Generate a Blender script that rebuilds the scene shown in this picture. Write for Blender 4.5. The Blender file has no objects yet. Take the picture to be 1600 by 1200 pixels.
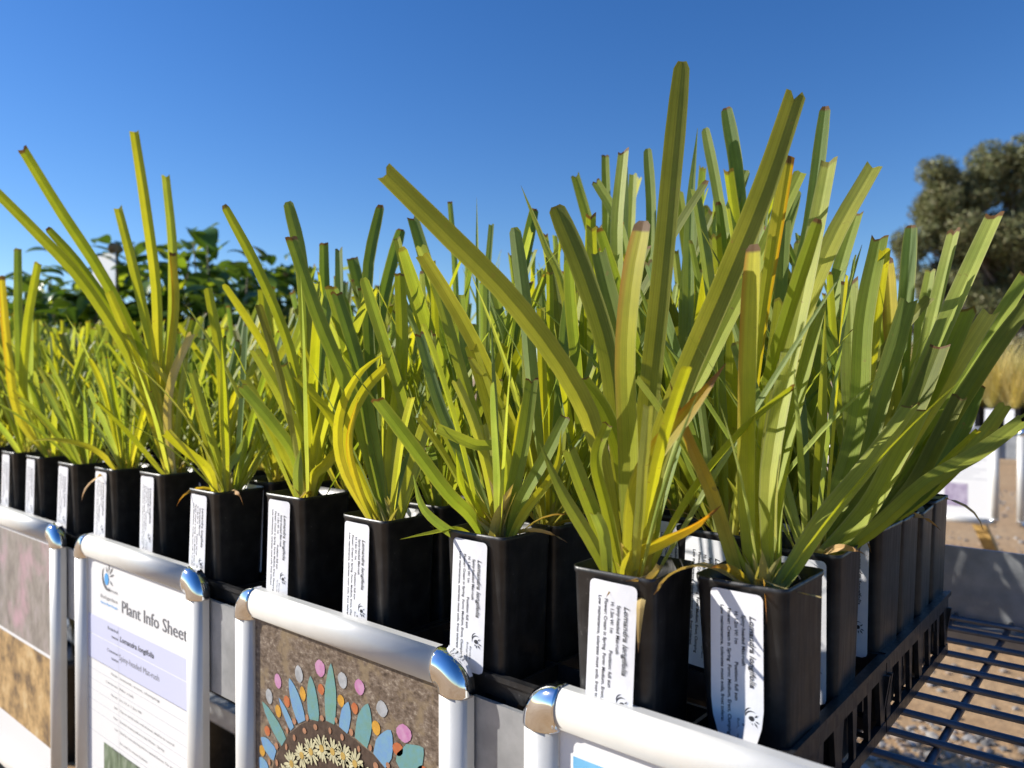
import bpy, bmesh, math, random
from mathutils import Vector, Matrix, Euler
R = math.radians
rnd = random.Random(11)
scene = bpy.context.scene
COL = scene.collection

# ------------------------------------------------------------------ camera, world, sun, exposure
CAM = Vector((0, 0, 1.0)); YAW = 40.1; PITCH = -0.48; F = 1200.0
cd = bpy.data.cameras.new('camera'); cam = bpy.data.objects.new('camera', cd); COL.objects.link(cam)
cam.location = CAM; cam.rotation_euler = (R(90 + PITCH), 0, R(YAW))
cd.sensor_width = 36; cd.lens = 27.0; cd.clip_start = 0.01; cd.clip_end = 2000
cd.dof.use_dof = True; cd.dof.focus_distance = 0.50; cd.dof.aperture_fstop = 9.0
scene.camera = cam
SUN_EL, SUN_DIR = 27.5, Vector((-0.87, -0.49, 0)).normalized()
w = bpy.data.worlds.new('World'); scene.world = w; w.use_nodes = True
nt = w.node_tree; nt.nodes.clear()
sky = nt.nodes.new('ShaderNodeTexSky'); sky.sky_type = 'NISHITA'; sky.sun_disc = False
sky.sun_elevation = R(SUN_EL); sky.sun_rotation = math.atan2(SUN_DIR.x, SUN_DIR.y)
sky.air_density = 1.0; sky.dust_density = 0.1; sky.ozone_density = 4.0; sky.altitude = 100
bg = nt.nodes.new('ShaderNodeBackground'); bg.inputs[1].default_value = 0.097
wo = nt.nodes.new('ShaderNodeOutputWorld')
hsv = nt.nodes.new('ShaderNodeHueSaturation'); hsv.inputs['Saturation'].default_value = 1.25; hsv.inputs['Hue'].default_value = .511
nt.links.new(sky.outputs[0], hsv.inputs['Color']); nt.links.new(hsv.outputs[0], bg.inputs[0]); nt.links.new(bg.outputs[0], wo.inputs[0])
sd = bpy.data.lights.new('sun', 'SUN'); sd.energy = 5.0; sd.angle = R(0.5); sd.color = (1.0, 0.95, 0.86)
sun = bpy.data.objects.new('sun', sd); COL.objects.link(sun)
sv = Vector((SUN_DIR.x * math.cos(R(SUN_EL)), SUN_DIR.y * math.cos(R(SUN_EL)), math.sin(R(SUN_EL))))
sun.rotation_euler = sv.to_track_quat('Z', 'Y').to_euler(); sun.location = sv * 30
scene.render.engine = 'CYCLES'
vs = scene.view_settings; vs.view_transform = 'Standard'; vs.look = 'None'; vs.exposure = 0.58; vs.gamma = 1.0; vs.use_curve_mapping = False

# ------------------------------------------------------------------ helpers
CM = Euler((R(90 + PITCH), 0, R(YAW))).to_matrix()
def ray(px, py): return CM @ Vector(((px - 800) / F, -(py - 600) / F, -1.0))
def at_depth(px, py, d): return CAM + ray(px, py) * d
def on_y(px, py, Y): r = ray(px, py); return CAM + r * (Y / r.y)

def obj(name, mesh, mat=None, parent=None, loc=None, kind=None):
    o = bpy.data.objects.new(name, mesh); COL.objects.link(o)
    if mat is not None and mesh is not None and not mesh.materials: mesh.materials.append(mat)
    if parent: o.parent = parent
    if loc is not None: o.location = loc
    if kind: o['kind'] = kind
    return o
def thing(name, label, cat, loc=(0, 0, 0), group=None):
    o = bpy.data.objects.new(name, None); COL.objects.link(o); o.location = loc
    o.empty_display_size = 0.02
    tag(o, label, cat, group); return o
def tag(o, label, cat, group=None):
    o['label'] = label; o['category'] = cat
    if group: o['group'] = group
KIDS = {}
def children(o): return [c for c in COL.objects if c.parent == o]
def copy_tree(o, parent=None):
    kids = {}
    for c in COL.objects:
        if c.parent: kids.setdefault(c.parent, []).append(c)
    def rec(s, p):
        c = s.copy(); COL.objects.link(c); c.parent = p
        for k in kids.get(s, []): rec(k, c)
        return c
    return rec(o, parent)

class MB:
    def __init__(s): s.v = []; s.f = []; s.uv = None; s.smooth = False
    def box(s, a, b):
        n = len(s.v); (x0, y0, z0), (x1, y1, z1) = a, b
        s.v += [(x0,y0,z0),(x1,y0,z0),(x1,y1,z0),(x0,y1,z0),(x0,y0,z1),(x1,y0,z1),(x1,y1,z1),(x0,y1,z1)]
        s.f += [tuple(n+i for i in q) for q in ((3,2,1,0),(4,5,6,7),(0,1,5,4),(1,2,6,5),(2,3,7,6),(3,0,4,7))]
        return s
    def quad(s, a, b, c, d):
        n = len(s.v); s.v += [tuple(a), tuple(b), tuple(c), tuple(d)]; s.f.append((n, n+1, n+2, n+3)); return s
    def poly(s, pts):
        n = len(s.v); s.v += [tuple(p) for p in pts]; s.f.append(tuple(range(n, n+len(pts)))); return s
    def rings(s, rings, close=True, cap0=False, cap1=False):
        n = len(s.v); m = len(rings[0])
        for r in rings: s.v += [tuple(p) for p in r]
        for i in range(len(rings)-1):
            for j in range(m if close else m-1):
                k = (j+1) % m
                s.f.append((n+i*m+j, n+i*m+k, n+(i+1)*m+k, n+(i+1)*m+j))
        if cap0: s.f.append(tuple(n+j for j in reversed(range(m))))
        if cap1: s.f.append(tuple(n+(len(rings)-1)*m+j for j in range(m)))
        return s
    def tube(s, pts, rad, k=8):
        pts = [Vector(p) for p in pts]; rs = []
        for i, p in enumerate(pts):
            t = (pts[min(i+1, len(pts)-1)] - pts[max(i-1, 0)]).normalized()
            a = t.cross(Vector((0.31, 0.2, 1)) if abs(t.z) < .9 else Vector((1, .2, .1))).normalized(); b = t.cross(a)
            r = rad[i] if isinstance(rad, (list, tuple)) else rad
            rs.append([p + (a*math.cos(q*2*math.pi/k) + b*math.sin(q*2*math.pi/k))*r for q in range(k)])
        return s.rings(rs, True, True, True)
    def mesh(s, name, smooth=False, bevel=0):
        m = bpy.data.meshes.new(name); m.from_pydata(s.v, [], s.f)
        if bevel:
            b = bmesh.new(); b.from_mesh(m)
            bmesh.ops.bevel(b, geom=b.edges[:], offset=bevel, segments=1, affect='EDGES', clamp_overlap=True)
            b.to_mesh(m); b.free()
        b = bmesh.new(); b.from_mesh(m); bmesh.ops.recalc_face_normals(b, faces=b.faces[:]); b.to_mesh(m); b.free()
        if smooth:
            for p in m.polygons: p.use_smooth = True
        m.update(); return m

# ------------------------------------------------------------------ materials
def mat_base(name):
    m = bpy.data.materials.new(name); m.use_nodes = True; n = m.node_tree.nodes; l = m.node_tree.links
    return m, n, l, n['Principled BSDF'], n['Material Output']
def noise(n, l, scale, detail=4, vec=None, rough=.6):
    t = n.new('ShaderNodeTexNoise'); t.inputs['Scale'].default_value = scale; t.inputs['Detail'].default_value = detail
    t.inputs['Roughness'].default_value = rough
    if vec is not None: l.new(vec, t.inputs['Vector'])
    return t
def ramp(n, l, fac, stops):
    r = n.new('ShaderNodeValToRGB'); e = r.color_ramp.elements
    while len(e) < len(stops): e.new(0.5)
    for i, (p, c) in enumerate(stops): e[i].position = p; e[i].color = (*c, 1)
    l.new(fac, r.inputs[0]); return r
def mixc(n, l, fac, a, b, mode='MIX'):
    x = n.new('ShaderNodeMix'); x.data_type = 'RGBA'; x.blend_type = mode
    for k, v in ((0, fac), (6, a), (7, b)):
        if hasattr(v, 'links'): l.new(v, x.inputs[k])
        elif k == 0: x.inputs[0].default_value = v
        else: x.inputs[k].default_value = (*v, 1)
    return x.outputs[2]
def simple(name, col, rough=.5, metal=0, nscale=0, ncol=None, bump=0, bscale=200, spec=.5, coord='Object', lo=.35, hi=.65):
    m, n, l, p, o = mat_base(name)
    p.inputs['Base Color'].default_value = (*col, 1); p.inputs['Roughness'].default_value = rough
    p.inputs['Metallic'].default_value = metal; p.inputs['Specular IOR Level'].default_value = spec
    tc = n.new('ShaderNodeTexCoord')
    if nscale:
        t = noise(n, l, nscale, 5, tc.outputs[coord])
        l.new(ramp(n, l, t.outputs[0], [(lo, col), (hi, ncol or col)]).outputs[0], p.inputs['Base Color'])
    if bump:
        t = noise(n, l, bscale, 3, tc.outputs[coord]); b = n.new('ShaderNodeBump')
        b.inputs['Strength'].default_value = bump; b.inputs['Distance'].default_value = .002
        l.new(t.outputs[0], b.inputs['Height']); l.new(b.outputs[0], p.inputs['Normal'])
    return m

def leaf_material(name, base, mid, tip, brown=(.17, .09, .035), brown_at=.992, trans=.50, edge=None, rough=.5, orange_side=None):
    """uv: u across the blade, v along it from base to tip"""
    m, n, l, p, o = mat_base(name)
    uv = n.new('ShaderNodeUVMap'); sep = n.new('ShaderNodeSeparateXYZ'); l.new(uv.outputs[0], sep.inputs[0])
    oi = n.new('ShaderNodeObjectInfo')
    c = ramp(n, l, sep.outputs[1], [(0.0, (.42, .40, .18)), (.10, base), (.45, mid), (.9, tip), (1.0, tip)]).outputs[0]
    # long parallel veins
    mp = n.new('ShaderNodeMapping'); mp.inputs['Scale'].default_value = (26, 1.2, 1); l.new(uv.outputs[0], mp.inputs[0])
    add = n.new('ShaderNodeVectorMath'); add.operation = 'ADD'; l.new(mp.outputs[0], add.inputs[0]); l.new(oi.outputs['Location'], add.inputs[1])
    v = noise(n, l, 1.0, 3, add.outputs[0])
    c = mixc(n, l, .5, c, ramp(n, l, v.outputs[0], [(.3, (.5, .45, .45)), (.7, (1, 1, 1))]).outputs[0], 'MULTIPLY')
    # blotches
    tc = n.new('ShaderNodeTexCoord'); bl = noise(n, l, 34, 4, tc.outputs['Object'])
    c = mixc(n, l, .45, c, ramp(n, l, bl.outputs[0], [(.35, (.62, .7, .5)), (.62, (1.12, 1.08, 1))]).outputs[0], 'MULTIPLY')
    sp = noise(n, l, 260, 2, tc.outputs['Object']); 
    spk = mixc(n, l, 1.0, ramp(n, l, sp.outputs[0], [(.66, (0, 0, 0)), (.72, (.7, .7, .7))]).outputs[0], ramp(n, l, bl.outputs[0], [(.5, (.15, .15, .15)), (.65, (1, 1, 1))]).outputs[0], 'MULTIPLY')
    c = mixc(n, l, spk, c, (.22, .15, .05))
    hs = n.new('ShaderNodeHueSaturation')
    mr = n.new('ShaderNodeMapRange'); mr.inputs[3].default_value = .478; mr.inputs[4].default_value = .515; l.new(oi.outputs['Random'], mr.inputs[0])
    mv = n.new('ShaderNodeMapRange'); mv.inputs[3].default_value = 1.75; mv.inputs[4].default_value = 1.2; l.new(oi.outputs['Random'], mv.inputs[0])
    l.new(mr.outputs[0], hs.inputs['Hue']); l.new(mv.outputs[0], hs.inputs['Value']); l.new(c, hs.inputs['Color']); c = hs.outputs[0]
    # pale margins
    ab = n.new('ShaderNodeMath'); ab.operation = 'SUBTRACT'; ab.inputs[1].default_value = .5; l.new(sep.outputs[0], ab.inputs[0])
    ab2 = n.new('ShaderNodeMath'); ab2.operation = 'ABSOLUTE'; l.new(ab.outputs[0], ab2.inputs[0])
    er = ramp(n, l, ab2.outputs[0], [(.40, (0, 0, 0)), (.49, (.55, .55, .55))])
    c = mixc(n, l, er.outputs[0], c, edge or (.40, .40, .10))
    if orange_side:
        orr = ramp(n, l, sep.outputs[0], [(.0, (.9, .9, .9)), (.30, (.0, .0, .0))])
        vr = ramp(n, l, sep.outputs[1], [(.35, (0, 0, 0)), (.75, (1, 1, 1))])
        mm = mixc(n, l, 1.0, orr.outputs[0], vr.outputs[0], 'MULTIPLY'); c = mixc(n, l, mm, c, orange_side)
    # brown, torn tip
    na = n.new('ShaderNodeMath'); na.operation = 'MULTIPLY_ADD'; na.inputs[1].default_value = .018; l.new(bl.outputs[0], na.inputs[0]); l.new(sep.outputs[1], na.inputs[2])
    tr = ramp(n, l, na.outputs[0], [(min(.995, brown_at + .004), (0, 0, 0)), (min(1, brown_at + .012), (1, 1, 1))])
    gt = n.new('ShaderNodeMapRange'); gt.inputs[1].default_value = .3; gt.inputs[2].default_value = .75; gt.inputs[3].default_value = .12 if brown_at > .99 else 1.0; l.new(oi.outputs['Random'], gt.inputs[0])
    c = mixc(n, l, mixc(n, l, 1.0, tr.outputs[0], gt.outputs[0], 'MULTIPLY'), c, brown)
    l.new(c, p.inputs['Base Color']); p.inputs['Roughness'].default_value = rough; p.inputs['Specular IOR Level'].default_value = .3
    bp = n.new('ShaderNodeBump'); bp.inputs['Strength'].default_value = .25; bp.inputs['Distance'].default_value = .0006
    l.new(v.outputs[0], bp.inputs['Height']); l.new(bp.outputs[0], p.inputs['Normal'])
    tb = n.new('ShaderNodeBsdfTranslucent'); cc = mixc(n, l, 1.0, c, (1.35, 1.25, .45), 'MULTIPLY'); l.new(cc, tb.inputs[0])
    mx = n.new('ShaderNodeMixShader'); mx.inputs[0].default_value = trans
    l.new(p.outputs[0], mx.inputs[1]); l.new(tb.outputs[0], mx.inputs[2]); l.new(mx.outputs[0], o.inputs[0])
    return m
LM = {
 'olive':  leaf_material('blade_olive', (.30, .33, .06), (.195, .225, .04), (.15, .17, .035)),
 'green':  leaf_material('blade_green', (.30, .36, .06), (.27, .335, .05), (.22, .275, .05)),
 'deep':   leaf_material('blade_deep', (.25, .32, .06), (.18, .245, .05), (.13, .19, .045)),
 'blue':   leaf_material('blade_blue', (.28, .34, .10), (.20, .28, .10), (.17, .24, .09), edge=(.34, .38, .2)),
 'pale':   leaf_material('blade_pale', (.38, .41, .08), (.34, .385, .075), (.34, .375, .09), edge=(.45, .45, .2)),
 'lime':   leaf_material('blade_lime', (.42, .43, .07), (.36, .40, .035), (.33, .36, .03)),
 'yellow': leaf_material('blade_yellow', (.40, .41, .06), (.46, .43, .04), (.50, .43, .04), brown_at=.98, orange_side=(.52, .24, .02)),
 'ember':  leaf_material('blade_ember', (.34, .37, .06), (.38, .38, .035), (.42, .36, .03), brown_at=.965, orange_side=(.50, .22, .02)),
 'gold':   leaf_material('blade_gold', (.40, .40, .07), (.46, .42, .04), (.50, .26, .02), brown=(.30, .15, .05), brown_at=.88, orange_side=(.5, .2, .015)),
 'rust':   leaf_material('blade_rust', (.42, .38, .08), (.50, .34, .05), (.34, .15, .04), brown=(.22, .09, .03), brown_at=.9),
 'dry':    leaf_material('blade_dry', (.40, .32, .14), (.46, .34, .15), (.36, .22, .09), trans=.3, brown_at=.93, brown=(.2, .11, .05), rough=.6, edge=(.5, .4, .2)),
 'thin':   leaf_material('blade_thin', (.36, .40, .10), (.28, .36, .09), (.26, .33, .10)),
 'straw':  leaf_material('blade_straw', (.45, .42, .20), (.50, .44, .18), (.52, .44, .20), trans=.35, edge=(.5, .45, .22)),
}
def plastic_black():
    m, n, l, p, o = mat_base('black_plastic')
    tc = n.new('ShaderNodeTexCoord'); a = noise(n, l, 90, 5, tc.outputs['Object'])
    mp = n.new('ShaderNodeMapping'); mp.inputs['Scale'].default_value = (1, 1, .07); l.new(tc.outputs['Object'], mp.inputs[0])
    b = noise(n, l, 260, 4, mp.outputs[0])
    vo = n.new('ShaderNodeTexVoronoi'); vo.inputs['Scale'].default_value = 320; l.new(tc.outputs['Object'], vo.inputs['Vector'])
    c = ramp(n, l, a.outputs[0], [(.38, (.010, .010, .011)), (.75, (.030, .029, .029))]).outputs[0]
    c = mixc(n, l, ramp(n, l, b.outputs[0], [(.60, (0, 0, 0)), (.78, (.30, .30, .30))]).outputs[0], c, (.075, .07, .066))
    dots = ramp(n, l, vo.outputs['Distance'], [(.10, (1, 1, 1)), (.2, (0, 0, 0))]).outputs[0]
    gate = ramp(n, l, a.outputs[0], [(.55, (0, 0, 0)), (.62, (.5, .5, .5))]).outputs[0]
    c = mixc(n, l, mixc(n, l, 1.0, dots, gate, 'MULTIPLY'), c, (.16, .15, .14))
    l.new(c, p.inputs['Base Color'])
    l.new(ramp(n, l, b.outputs[0], [(.3, (.30, .30, .30)), (.75, (.52, .52, .52))]).outputs[0], p.inputs['Roughness'])
    bp = n.new('ShaderNodeBump'); bp.inputs['Strength'].default_value = .2; bp.inputs['Distance'].default_value = .001
    l.new(a.outputs[0], bp.inputs['Height']); l.new(bp.outputs[0], p.inputs['Normal']); return m
M = {}
M['plastic'] = plastic_black()
M['paper'] = simple('label_paper', (.80, .80, .82), .45, nscale=60, ncol=(.74, .74, .77), bump=.12, bscale=90)
M['ink'] = simple('black_ink', (.025, .025, .03), .6)
M['greyink'] = simple('grey_ink', (.16, .16, .17), .6)
M['blueink'] = simple('blue_ink', (.08, .35, .72), .6)
M['soil'] = simple('potting_mix', (.035, .025, .018), .95, nscale=140, ncol=(.11, .08, .055), bump=1, bscale=400)
M['alu'] = simple('silver_aluminium', (.66, .65, .62), .40, .15, nscale=25, ncol=(.61, .60, .57), bump=.03, bscale=600)
M['chrome'] = simple('chrome', (.90, .90, .90), .06, 1.0, nscale=60, ncol=(.82, .82, .82), bump=.02, bscale=60)
M['galv'] = simple('galvanised_steel', (.46, .47, .48), .48, .55, nscale=42, ncol=(.34, .35, .36), bump=.05, bscale=120)
M['wire'] = simple('grid_steel', (.14, .15, .18), .45, .6, nscale=50, ncol=(.09, .10, .12))
M['timber'] = simple('yellow_timber', (.55, .34, .10), .7, nscale=30, ncol=(.40, .24, .08))
M['stake'] = simple('stake_timber', (.34, .24, .14), .8, nscale=60, ncol=(.22, .15, .08))
M['white'] = simple('white_card', (.82, .82, .84), .5, nscale=20, ncol=(.76, .77, .80))
M['rot'] = simple('dry_brown', (.16, .10, .05), .85, nscale=80, ncol=(.30, .20, .10), bump=.6, bscale=120)
M['bark'] = simple('bark', (.20, .15, .11), .9, nscale=6, ncol=(.34, .28, .22), bump=.6, bscale=30)
M['stem'] = simple('green_stem', (.12, .13, .05), .7, nscale=20, ncol=(.18, .12, .06))

def ground_mat():
    m, n, l, p, o = mat_base('sandy_ground')
    tc = n.new('ShaderNodeTexCoord'); P = tc.outputs['Object']
    a = noise(n, l, .9, 5, P); b = noise(n, l, 22, 6, P, .7); c = noise(n, l, 120, 3, P)
    k = ramp(n, l, a.outputs[0], [(.3, (.42, .26, .13)), (.5, (.50, .33, .175)), (.7, (.55, .40, .24))]).outputs[0]
    k = mixc(n, l, .6, k, ramp(n, l, b.outputs[0], [(.3, (.45, .40, .36)), (.65, (1.1, 1.08, 1.05))]).outputs[0], 'MULTIPLY')
    k = mixc(n, l, .5, k, ramp(n, l, c.outputs[0], [(.35, (.5, .48, .46)), (.6, (1.1, 1.1, 1.1))]).outputs[0], 'MULTIPLY')
    l.new(k, p.inputs['Base Color']); p.inputs['Roughness'].default_value = .95
    bp = n.new('ShaderNodeBump'); bp.inputs['Strength'].default_value = .8; bp.inputs['Distance'].default_value = .012
    l.new(b.outputs[0], bp.inputs['Height']); l.new(bp.outputs[0], p.inputs['Normal']); return m
def stone_mat():
    m, n, l, p, o = mat_base('pebble_stone')
    g = n.new('ShaderNodeNewGeometry')
    l.new(ramp(n, l, g.outputs['Random Per Island'], [(0, (.10, .095, .09)), (.35, (.27, .25, .23)), (.6, (.34, .24, .16)), (.8, (.20, .19, .19)), (1, (.46, .43, .39))]).outputs[0], p.inputs['Base Color'])
    p.inputs['Roughness'].default_value = .85; return m
M['ground'] = ground_mat(); M['stone'] = stone_mat()

# ------------------------------------------------------------------ the setting: ground and pebbles
gm = MB(); NG = 60
gv = [(-250 + 500*(i/NG)) for i in range(NG+1)]
g = obj('ground', MB().quad((-400,-400,0),(400,-400,0),(400,400,0),(-400,400,0)).mesh('ground'), M['ground'], kind='structure')
def pebbles(name, n, xr, yr, rr, label):
    bm = MB(); ic = bmesh.new(); bmesh.ops.create_icosphere(ic, subdivisions=1, radius=1); ic.verts.ensure_lookup_table()
    V = [v.co.copy() for v in ic.verts]; Fc = [[v.index for v in f.verts] for f in ic.faces]; ic.free()
    for i in range(n):
        x = rnd.uniform(*xr); y = rnd.uniform(*yr); r = rnd.uniform(*rr) * (1 if rnd.random() < .9 else 1.6)
        e = Euler((rnd.uniform(-.3,.3), rnd.uniform(-.3,.3), rnd.uniform(0,6.3))).to_matrix(); sc = Vector((r*rnd.uniform(.8,1.4), r*rnd.uniform(.7,1.1), r*rnd.uniform(.4,.7)))
        k = len(bm.v)
        for q in V:
            j = 1 + rnd.uniform(-.16,.16); bm.v.append(tuple(e @ Vector((q.x*sc.x*j, q.y*sc.y*j, q.z*sc.z*j)) + Vector((x, y, r*.25))))
        bm.f += [tuple(k+t for t in f) for f in Fc]
    m = bpy.data.meshes.new(name); m.from_pydata(bm.v, [], bm.f)
    o = obj(name, m, M['stone'], kind='stuff'); tag(o, label, 'gravel'); return o
pebbles('gravel', 4200, (-1.1, .5), (1.0, 2.5), (.006, .013), 'loose grey and brown pebbles on the sandy ground beneath the wire bench')
pebbles('gravel', 1500, (-2.6, .4), (2.5, 8.0), (.008, .016), 'scattered small stones on the sandy ground behind the benches')
pebbles('gravel', 1800, (-1.6, -.1), (.36, 1.1), (.006, .014), 'pebbles and grit in the shade under the bench front')

# ------------------------------------------------------------------ bench
ZS = 1 - .232                                   # top of wire shelf
LIP_Y0, LIP_Y1 = .338, .883
BX0, BX1 = -3.0, .75
def make_bench():
    t = thing('wire_bench', 'galvanised steel bench with wire grid top carrying the crates of labelled tubes', 'bench', (0, 0, 0))
    o = obj('front_lip', MB().box((BX0, LIP_Y0, 1-.270), (BX1, LIP_Y0+.003, 1-.192)).box((BX0, LIP_Y0+.003, 1-.2705), (BX1, LIP_Y0+.03, 1-.2675)).mesh('front_lip'), M['galv'], t)
    obj('back_panel', MB().box((BX0, LIP_Y1, 1-.262), (BX1, LIP_Y1+.004, 1-.171)).mesh('back_panel'), M['galv'], t)
    rim = MB().box((BX0, LIP_Y0+.004, ZS-.03), (BX1, LIP_Y0+.02, ZS-.014)).box((BX0, LIP_Y1-.016, ZS-.03), (BX1, LIP_Y1-.001, ZS-.014))
    obj('frame_rail', rim.mesh('frame_rail'), M['galv'], t)
    L = BX1 - BX0
    xb = MB().tube([(0, 0, 0), (L, 0, 0)], .0026, 8).mesh('bar_long', True)
    yb = MB().tube([(0, 0, 0), (0, LIP_Y1-LIP_Y0-.006, 0)], .0026, 8).mesh('bar_cross', True)
    y = LIP_Y0 + .026
    while y < LIP_Y1 - .01:
        obj('bar', xb, M['wire'], t, (BX0, y, ZS-.003)); y += .0375
    x = BX1 - .012
    while x > BX0:
        obj('bar', yb, M['wire'], t, (x, LIP_Y0+.004, ZS-.0078)); x -= .047
    leg = MB().box((-.02, -.02, 0), (.02, .02, ZS-.0305)).mesh('leg', bevel=.002)
    for x in (BX0+.1, -1.75, -.55, BX1-.1):
        for y in (LIP_Y0+.05, LIP_Y1-.05): obj('leg', leg, M['galv'], t, (x, y, 0))
    rail = MB().box((BX0+.12, -.012, -.02), (BX1-.12, .012, .02)).mesh('lower_rail')
    for y in (LIP_Y0+.05, LIP_Y1-.05):
        obj('lower_rail', rail, M['galv'], t, (0, y, .30))
    return t
bench = make_bench()
bench2 = copy_tree(bench); bench2.location = (.35, 2.662, 0)
bench2['label'] = 'galvanised bench farther off holding tubes of straw coloured grass'
for o_ in (bench, bench2): o_['group'] = 'galvanised wire benches'
def trestle(x, y):
    t = thing('timber_trestle', 'yellow timber trestle with slanted legs under the bench of straw coloured grass', 'trestle', (x, y, 0))
    for s, nm in ((-1, 'leg'), (1, 'leg')):
        mb = MB(); a = Vector((0, 0, .62)); b = Vector((s*.26, 0, 0))
        mb.rings([[a+Vector((-.022,-.022,0)), a+Vector((.022,-.022,0)), a+Vector((.022,.022,0)), a+Vector((-.022,.022,0))],
                  [b+Vector((-.022,-.022,0)), b+Vector((.022,-.022,0)), b+Vector((.022,.022,0)), b+Vector((-.022,.022,0))]], True, True, True)
        obj(nm, mb.mesh('leg'), M['timber'], t, (s*.03, 0, 0))
    obj('top_beam', MB().box((-.12, -.03, .615), (.12, .03, .66)).mesh('top_beam', bevel=.003), M['timber'], t)
    return t
tp = at_depth(1489, 800, 3.0); trestle(tp.x-.02, tp.y+.02)

# ------------------------------------------------------------------ crates (propagation trays)
PX, PY = .054, .048
TX, TY = 5*PX, 4*PY
TRAY_X1, TRAY_Y0 = -.1345, .3475
ZT = .052
def make_tray():
    t = thing('tube_crate', 'black', 'crate')
    W, D = TX-.003, TY-.002       # origin at right-front-bottom corner, extends -x, +y
    rim = MB()
    for a, b in (((-W,0,ZT-.013),(0,.004,ZT)), ((-W,D-.004,ZT-.013),(0,D,ZT)), ((-W,.004,ZT-.013),(-W+.004,D-.004,ZT)), ((-.004,.004,ZT-.013),(0,D-.004,ZT))): rim.box(a, b)
    for a, b in (((-W,-.0025,ZT-.0025),(.0025,0,ZT+.0008)), ((0,0,ZT-.0025),(.0025,D,ZT+.0008))): rim.box(a, b)
    obj('rim', rim.mesh('rim'), M['plastic'], t)
    base = MB()
    for a, b in (((-W,0,0),(0,.004,.008)), ((-W,D-.004,0),(0,D,.008)), ((-W,.004,0),(-W+.004,D-.004,.008)), ((-.004,.004,0),(0,D-.004,.008))): base.box(a, b)
    for i in range(1, 10): base.box((-W*i/10-.002, .004, .001), (-W*i/10+.002, D-.004, .004))
    for j in range(1, 8): base.box((-W+.004, D*j/8-.002, .0042), (-.004, D*j/8+.002, .006))
    obj('base_grid', base.mesh('base_grid'), M['plastic'], t)
    dv = MB()
    for i in range(1, 5): dv.box((-W*i/5-.0011, .004, ZT-.022), (-W*i/5+.0011, D-.004, ZT-.004))
    for j in range(1, 4):
        for i in range(5): dv.box((-W*(i+1)/5+.0011, D*j/4-.0011, ZT-.022), (-W*i/5-.0011, D*j/4+.0011, ZT-.004))
    obj('divider', dv.mesh('divider'), M['plastic'], t)
    def strut(w):
        mb = MB(); z0, z1 = .008, ZT-.013
        mb.rings([[(-.0035,-w*.35,z0),(-.0005,-w*.35,z0),(-.0005,w*.35,z0),(-.0035,w*.35,z0)], [(-.0035,-w*.75,z1),(-.0005,-w*.75,z1),(-.0005,w*.75,z1),(-.0035,w*.75,z1)]], True, True, True)
        return mb.mesh('strut')
    s1, s2 = strut(.006), strut(.012)
    for j in range(7):
        y = .006 + (D-.012)*j/6
        for x, rz in ((0, 0), (-W, math.pi)):
            obj('strut', s2 if j % 3 == 0 else s1, M['plastic'], t, (x, y, 0)).rotation_euler[2] = rz
    for i in range(11):
        x = -.006 - (W-.012)*i/10
        for y, rz in ((0, -math.pi/2), (D, math.pi/2)):
            obj('strut', s2 if i % 5 == 0 else s1, M['plastic'], t, (x, y, 0)).rotation_euler[2] = rz
    return t
proto = make_tray(); first = True
for i in range(8):
    for j in range(2):
        t = proto if first else copy_tree(proto); first = False
        t.location = (TRAY_X1 - TX*i, TRAY_Y0 + TY*j, ZS + .0002)
        t['group'] = 'black slotted crates on the wire bench'
        if i == 0: t['label'] = ('black slotted plastic crate at the bench corner by the bare wire grid' if j == 0 else 'black slotted plastic crate behind the corner crate, beside the bare wire grid')
        else: t['label'] = 'black slotted plastic crate %s %s' % ('just above' if j == 0 else 'in the back line behind', ['', 'the flower mosaic frame', 'the plant information sheet frame', 'the pink flower photo frame', 'the frame past the pink flower photo', 'the bench end', 'the bench end', 'the bench end'][i])

# ------------------------------------------------------------------ lettering
def text_mesh(body, width, height, shear=0., bold=0.):
    """mesh in xy plane, left edge at 0, baseline 0, scaled to the given width and cap height"""
    c = bpy.data.curves.new('txt', 'FONT'); c.body = body; c.size = 1; c.shear = shear; c.offset = bold; c.resolution_u = 2
    o = bpy.data.objects.new('txt', c); COL.objects.link(o)
    dg = bpy.context.evaluated_depsgraph_get(); dg.update()
    m = bpy.data.meshes.new_from_object(o.evaluated_get(dg)); bpy.data.objects.remove(o)
    xs = [v.co.x for v in m.vertices]; x0, x1 = min(xs), max(xs)
    sx = width/(x1-x0); sy = height/.72
    V = [((v.co.x-x0)*sx, v.co.y*sy) for v in m.vertices]; Fs = [tuple(p.vertices) for p in m.polygons]
    bpy.data.meshes.remove(m); return V, Fs
def add_text(mb, body, width, height, fn, **k):
    V, Fs = text_mesh(body, width, height, **k); n = len(mb.v)
    mb.v += [tuple(fn(x, y)) for x, y in V]; mb.f += [tuple(n+i for i in f) for f in Fs]
def raw_mesh(mb, name):
    m = bpy.data.meshes.new(name); m.from_pydata(mb.v, [], mb.f); m.update(); return m

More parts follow.
